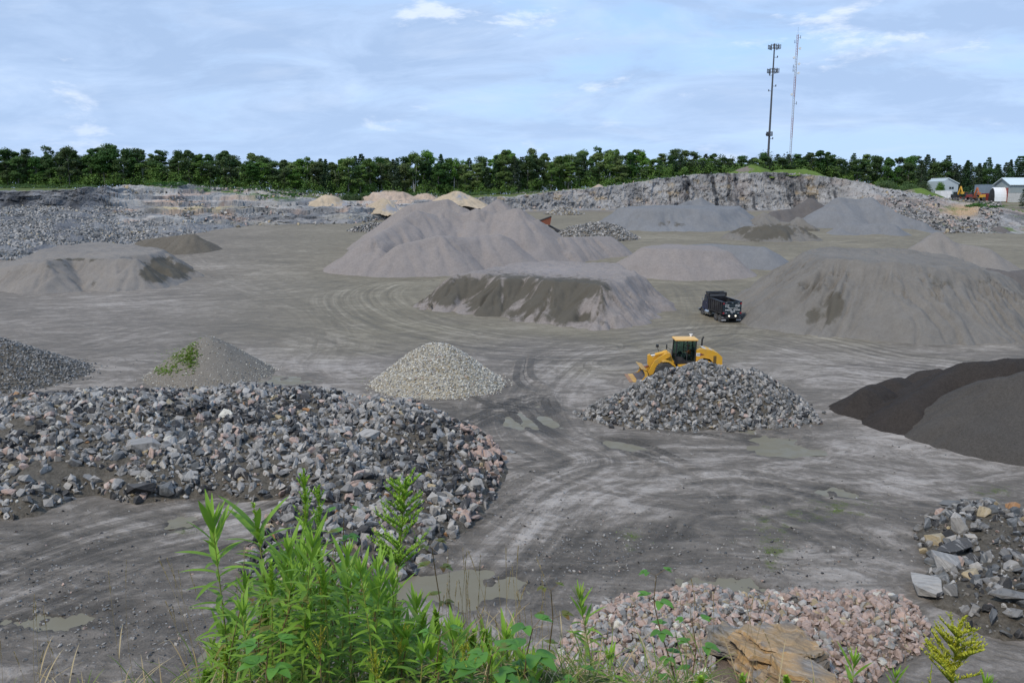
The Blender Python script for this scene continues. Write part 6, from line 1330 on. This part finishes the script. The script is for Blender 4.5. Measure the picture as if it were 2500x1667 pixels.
goldenrod(2084,1622,2084,2.6,'single bright green leaf rosette at the bottom right','leafy',.07,1.1)
goldenrod(1415,1464,1440,3.1,'slim leafy weed standing before the pink stones','leafy',.085,.9)
goldenrod(1485,1612,1500,2.5,'low leafy rosette at the bottom in front of the pink stones','leafy',.075,1.)
bramble([(1602,1404),(1596,1470),(1612,1540),(1636,1610),(1650,1667)],3.0,'dark green broad-leaved sprig with reddish tip before the pink stones','bleaf',.062)
bramble([(1690,1520),(1700,1580),(1690,1650)],2.9,'broad-leaved sprig just right of the red-tipped sprig','bleaf',.06)
bramble([(1055,1338),(1062,1390),(1075,1470),(1060,1550)],3.2,'bramble sprig with reddish upper leaves right of the feathery panicle','rleaf',.058)
bramble([(840,1252),(838,1310),(850,1380),(860,1470)],3.3,'round-leaved bramble between the tallest weed and the feathery panicle','bleaf',.06)
bramble([(1345,1440),(1350,1510),(1340,1590)],3.0,'thin bramble with small leaves left of the slim leafy weed','rleaf',.05)
bramble([(1300,1535),(1285,1600),(1280,1660)],2.35,'large bright serrated bramble leaves at the bottom centre','bleaf',.085)
bramble([(1200,1600),(1190,1650)],2.2,'broad bright leaf cluster at the bottom edge','bleaf',.085)
bramble([(655,1580),(650,1640)],2.2,'pale broad leaf cluster at the bottom left of the weeds','bleaf',.085)
wp = np.array([(470,1640),(540,1540),(620,1390),(700,1330),(800,1330),(900,1370),(1000,1430),(1080,1500),(1180,1530),(1280,1580),(1400,1625),(1560,1650)], float)
kinds = ['leafy', 'leafy', 'bud', 'yellow', 'tuft', 'leafy']
for i in range(165):
    ut = wr.uniform(500, 1330) if i < 150 else wr.uniform(1330, 2450); y = wr.uniform(2.35, 3.7)
    vt = float(np.interp(ut, wp[:, 0], wp[:, 1]))+wr.uniform(0, 150) if i < 150 else wr.uniform(1640, 1690)
    kd = kinds[wr.integers(0, 6)]; zone = 'left part' if ut < 760 else 'middle' if ut < 1000 else 'right part' if ut < 1330 else 'thin right fringe'
    hd = {'leafy': 'plain leafy top', 'bud': 'green bud spike', 'yellow': 'yellow-green spike', 'tuft': 'tufted tip'}[kd]
    hh = 'tall' if vt < 1480 else 'low'
    lb = '%s weed with %s in the %s of the foreground weeds' % (hh, hd, zone)
    goldenrod(ut, min(vt, 1640) if i < 150 else vt, ut+wr.normal()*25, y, lb, kd, wr.uniform(.06, .10), .9, 'weeds: '+lb, 1760)
for i in range(34):
    ut = wr.uniform(560, 1420); vt = float(np.interp(ut, wp[:, 0], wp[:, 1]))+wr.uniform(30, 190); y = wr.uniform(2.3, 3.6); vt = min(vt, 1655)
    lb = '%s bramble low in the %s of the foreground weeds' % (('green', 'reddish')[i % 3 == 0], 'left part' if ut < 800 else 'middle' if ut < 1100 else 'right part')
    bramble([(ut, vt), (ut+wr.normal()*20, vt+70), (ut+wr.normal()*20, vt+150)], y, lb, 'rleaf' if i % 3 == 0 else 'bleaf', wr.uniform(.04, .07), 'brambles: '+lb)
def stalk(ut, vt, ub, y, label, group=None, green=False):
    top = P(ut, vt, y); q = P(ub, 1667, y); zb = min(float(bankz(np.array(q[0]), np.array(y))), q[2]-.05); base = np.array([q[0]+(q[0]-top[0])*.3, y, zb]); org = tuple(base)
    e = empty('grass_stalk', org); tag(e, label, 'grass', group); st = LM(); sd = LM(); S_ = curve(base, top, (wr.normal()*.03, 0), 16); st.tube(S_, .0013, .0006, wr.random(), 4)
    for i in range(26):
        f = 1-wr.random()*.13; p = np.array([np.interp(f*15, range(16), S_[:, j]) for j in range(3)]); a = wr.random()*6.283; sd.leaf(p, (math.cos(a)*.25, math.sin(a)*.25, 1), .011, .0025, .1, .3, wr.random(), None, 2)
    bl = LM()
    for k_ in range(3): a = wr.random()*6.283; f = wr.uniform(.05, .5); p = np.array([np.interp(f*15, range(16), S_[:, j]) for j in range(3)]); bl.leaf(p, (math.cos(a), math.sin(a), 1.6), wr.uniform(.12, .25), .004, 1.0, .3, wr.random(), None, 7)
    st.mesh('stem', M['straw'], e, org); sd.mesh('seed_head', M['straw'], e, org); bl.mesh('blades', M['gblade'] if green or wr.random() < .4 else M['straw'], e, org)
for (a, b_, n_, lo, hi, nm) in [(1080, 1330, 44, 1330, 1520, 'between the weeds and the mud puddle'), (255, 480, 9, 1360, 1480, 'left of the weeds'), (0, 130, 7, 1430, 1600, 'at the bottom left corner'), (1640, 1900, 9, 1400, 1560, 'before the orange slab'), (540, 900, 8, 1300, 1450, 'among the tall weeds'), (2130, 2210, 2, 1440, 1520, 'before the right end of the pink stones'), (1400, 1560, 5, 1470, 1600, 'before the left end of the pink stones')]:
    for i in range(n_): ut = wr.uniform(a, b_); lb = 'thin dry grass stalk with seed head '+nm; stalk(ut, wr.uniform(lo, hi), ut+wr.normal()*30+(60 if a == 255 else 0), wr.uniform(2.6, 3.5), lb, 'grass stalks: '+lb)
# grass mat over the bank edge
gm = LM()
for i in range(5200):
    x = wr.uniform(-1.5, 1.9) if i < 3600 else wr.uniform(-2.6, 2.6); y = wr.uniform(1.95, 3.6); z = float(bankz(np.array(x), np.array(y))); a = wr.random()*6.283; L_ = wr.uniform(.06, .24)*(1 if -1.2 < x < .7 else .55)
    gm.leaf((x, y, z), (math.cos(a)*.5, math.sin(a)*.5, 1.), L_, .0035, wr.uniform(.3, 1.8), .3, wr.random(), None, 4)
o = gm.mesh('grass', M['gblade'], None, (0, 0, 0)); o['kind'] = 'stuff'
gs = LM()
for i in range(3200):
    x = wr.uniform(-1.5, 1.9); y = wr.uniform(2.0, 3.5); z = float(bankz(np.array(x), np.array(y))); a = wr.random()*6.283
    gs.leaf((x, y, z), (math.cos(a)*.7, math.sin(a)*.7, .8), wr.uniform(.08, .28), .003, wr.uniform(.8, 2.2), .3, wr.random(), None, 4)
o = gs.mesh('dead_grass', M['straw'], None, (0, 0, 0)); o['kind'] = 'stuff'
# weeds sprouting on the grey-brown cone, on the heap and over the mud
def sprout(name, spots, n, hf_, label_kind='stuff', L_=(.10, .3), mat='wleaf'):
    g = LM()
    for (u, v, ru, rv, w_) in spots:
        for i in range(int(n*w_)):
            uu_ = u+ru*wr.normal()*.5; vv_ = v+rv*wr.normal()*.5; p = ray_hit(uu_, vv_, hf_); cx_ = wr.uniform(*L_)
            for k_ in range(7): a = wr.random()*6.283; g.leaf(p, (math.cos(a), math.sin(a), .5+wr.random()), cx_*wr.uniform(.6, 1.2), cx_*.4, .6, .2, wr.random(), None, 2)
    o = g.mesh(name, M[mat], None, (0, 0, 0)); o['kind'] = 'stuff'
def ray_hit(u, v, hf_):
    d = P(u, v, 1.0)-np.array([0, 0, H]); t = np.arange(20, 90, .08); z = gz(d[0]*t, t, False)
    if hf_ is not None: z = np.maximum(z, hf_(d[0]*t, t))
    i = int(np.argmax(H+d[2]*t <= z)); return np.array([d[0]*t[i], t[i], z[i]])
sprout('green_weeds', [(440,870,40,36,1.), (465,868,16,40,.7), (400,905,30,14,.4)], 420, CONE_W[1], L_=(.08, .20))
sprout('green_weeds', [(520,1205,50,14,.5), (445,1085,20,25,.4), (930,1160,18,25,.4), (300,1190,20,8,.2), (1800,1045,60,6,.5), (880,930,20,8,.3), (1590,1330,12,5,.2), (1540,1300,30,25,.5), (1640,1115,8,3,.1), (2080,1245,150,40,.6), (2430,1200,30,14,.4), (2390,1180,40,12,.3), (1900,1330,80,60,.5), (2420,1535,20,12,.3)], 120, None, L_=(.04, .12))
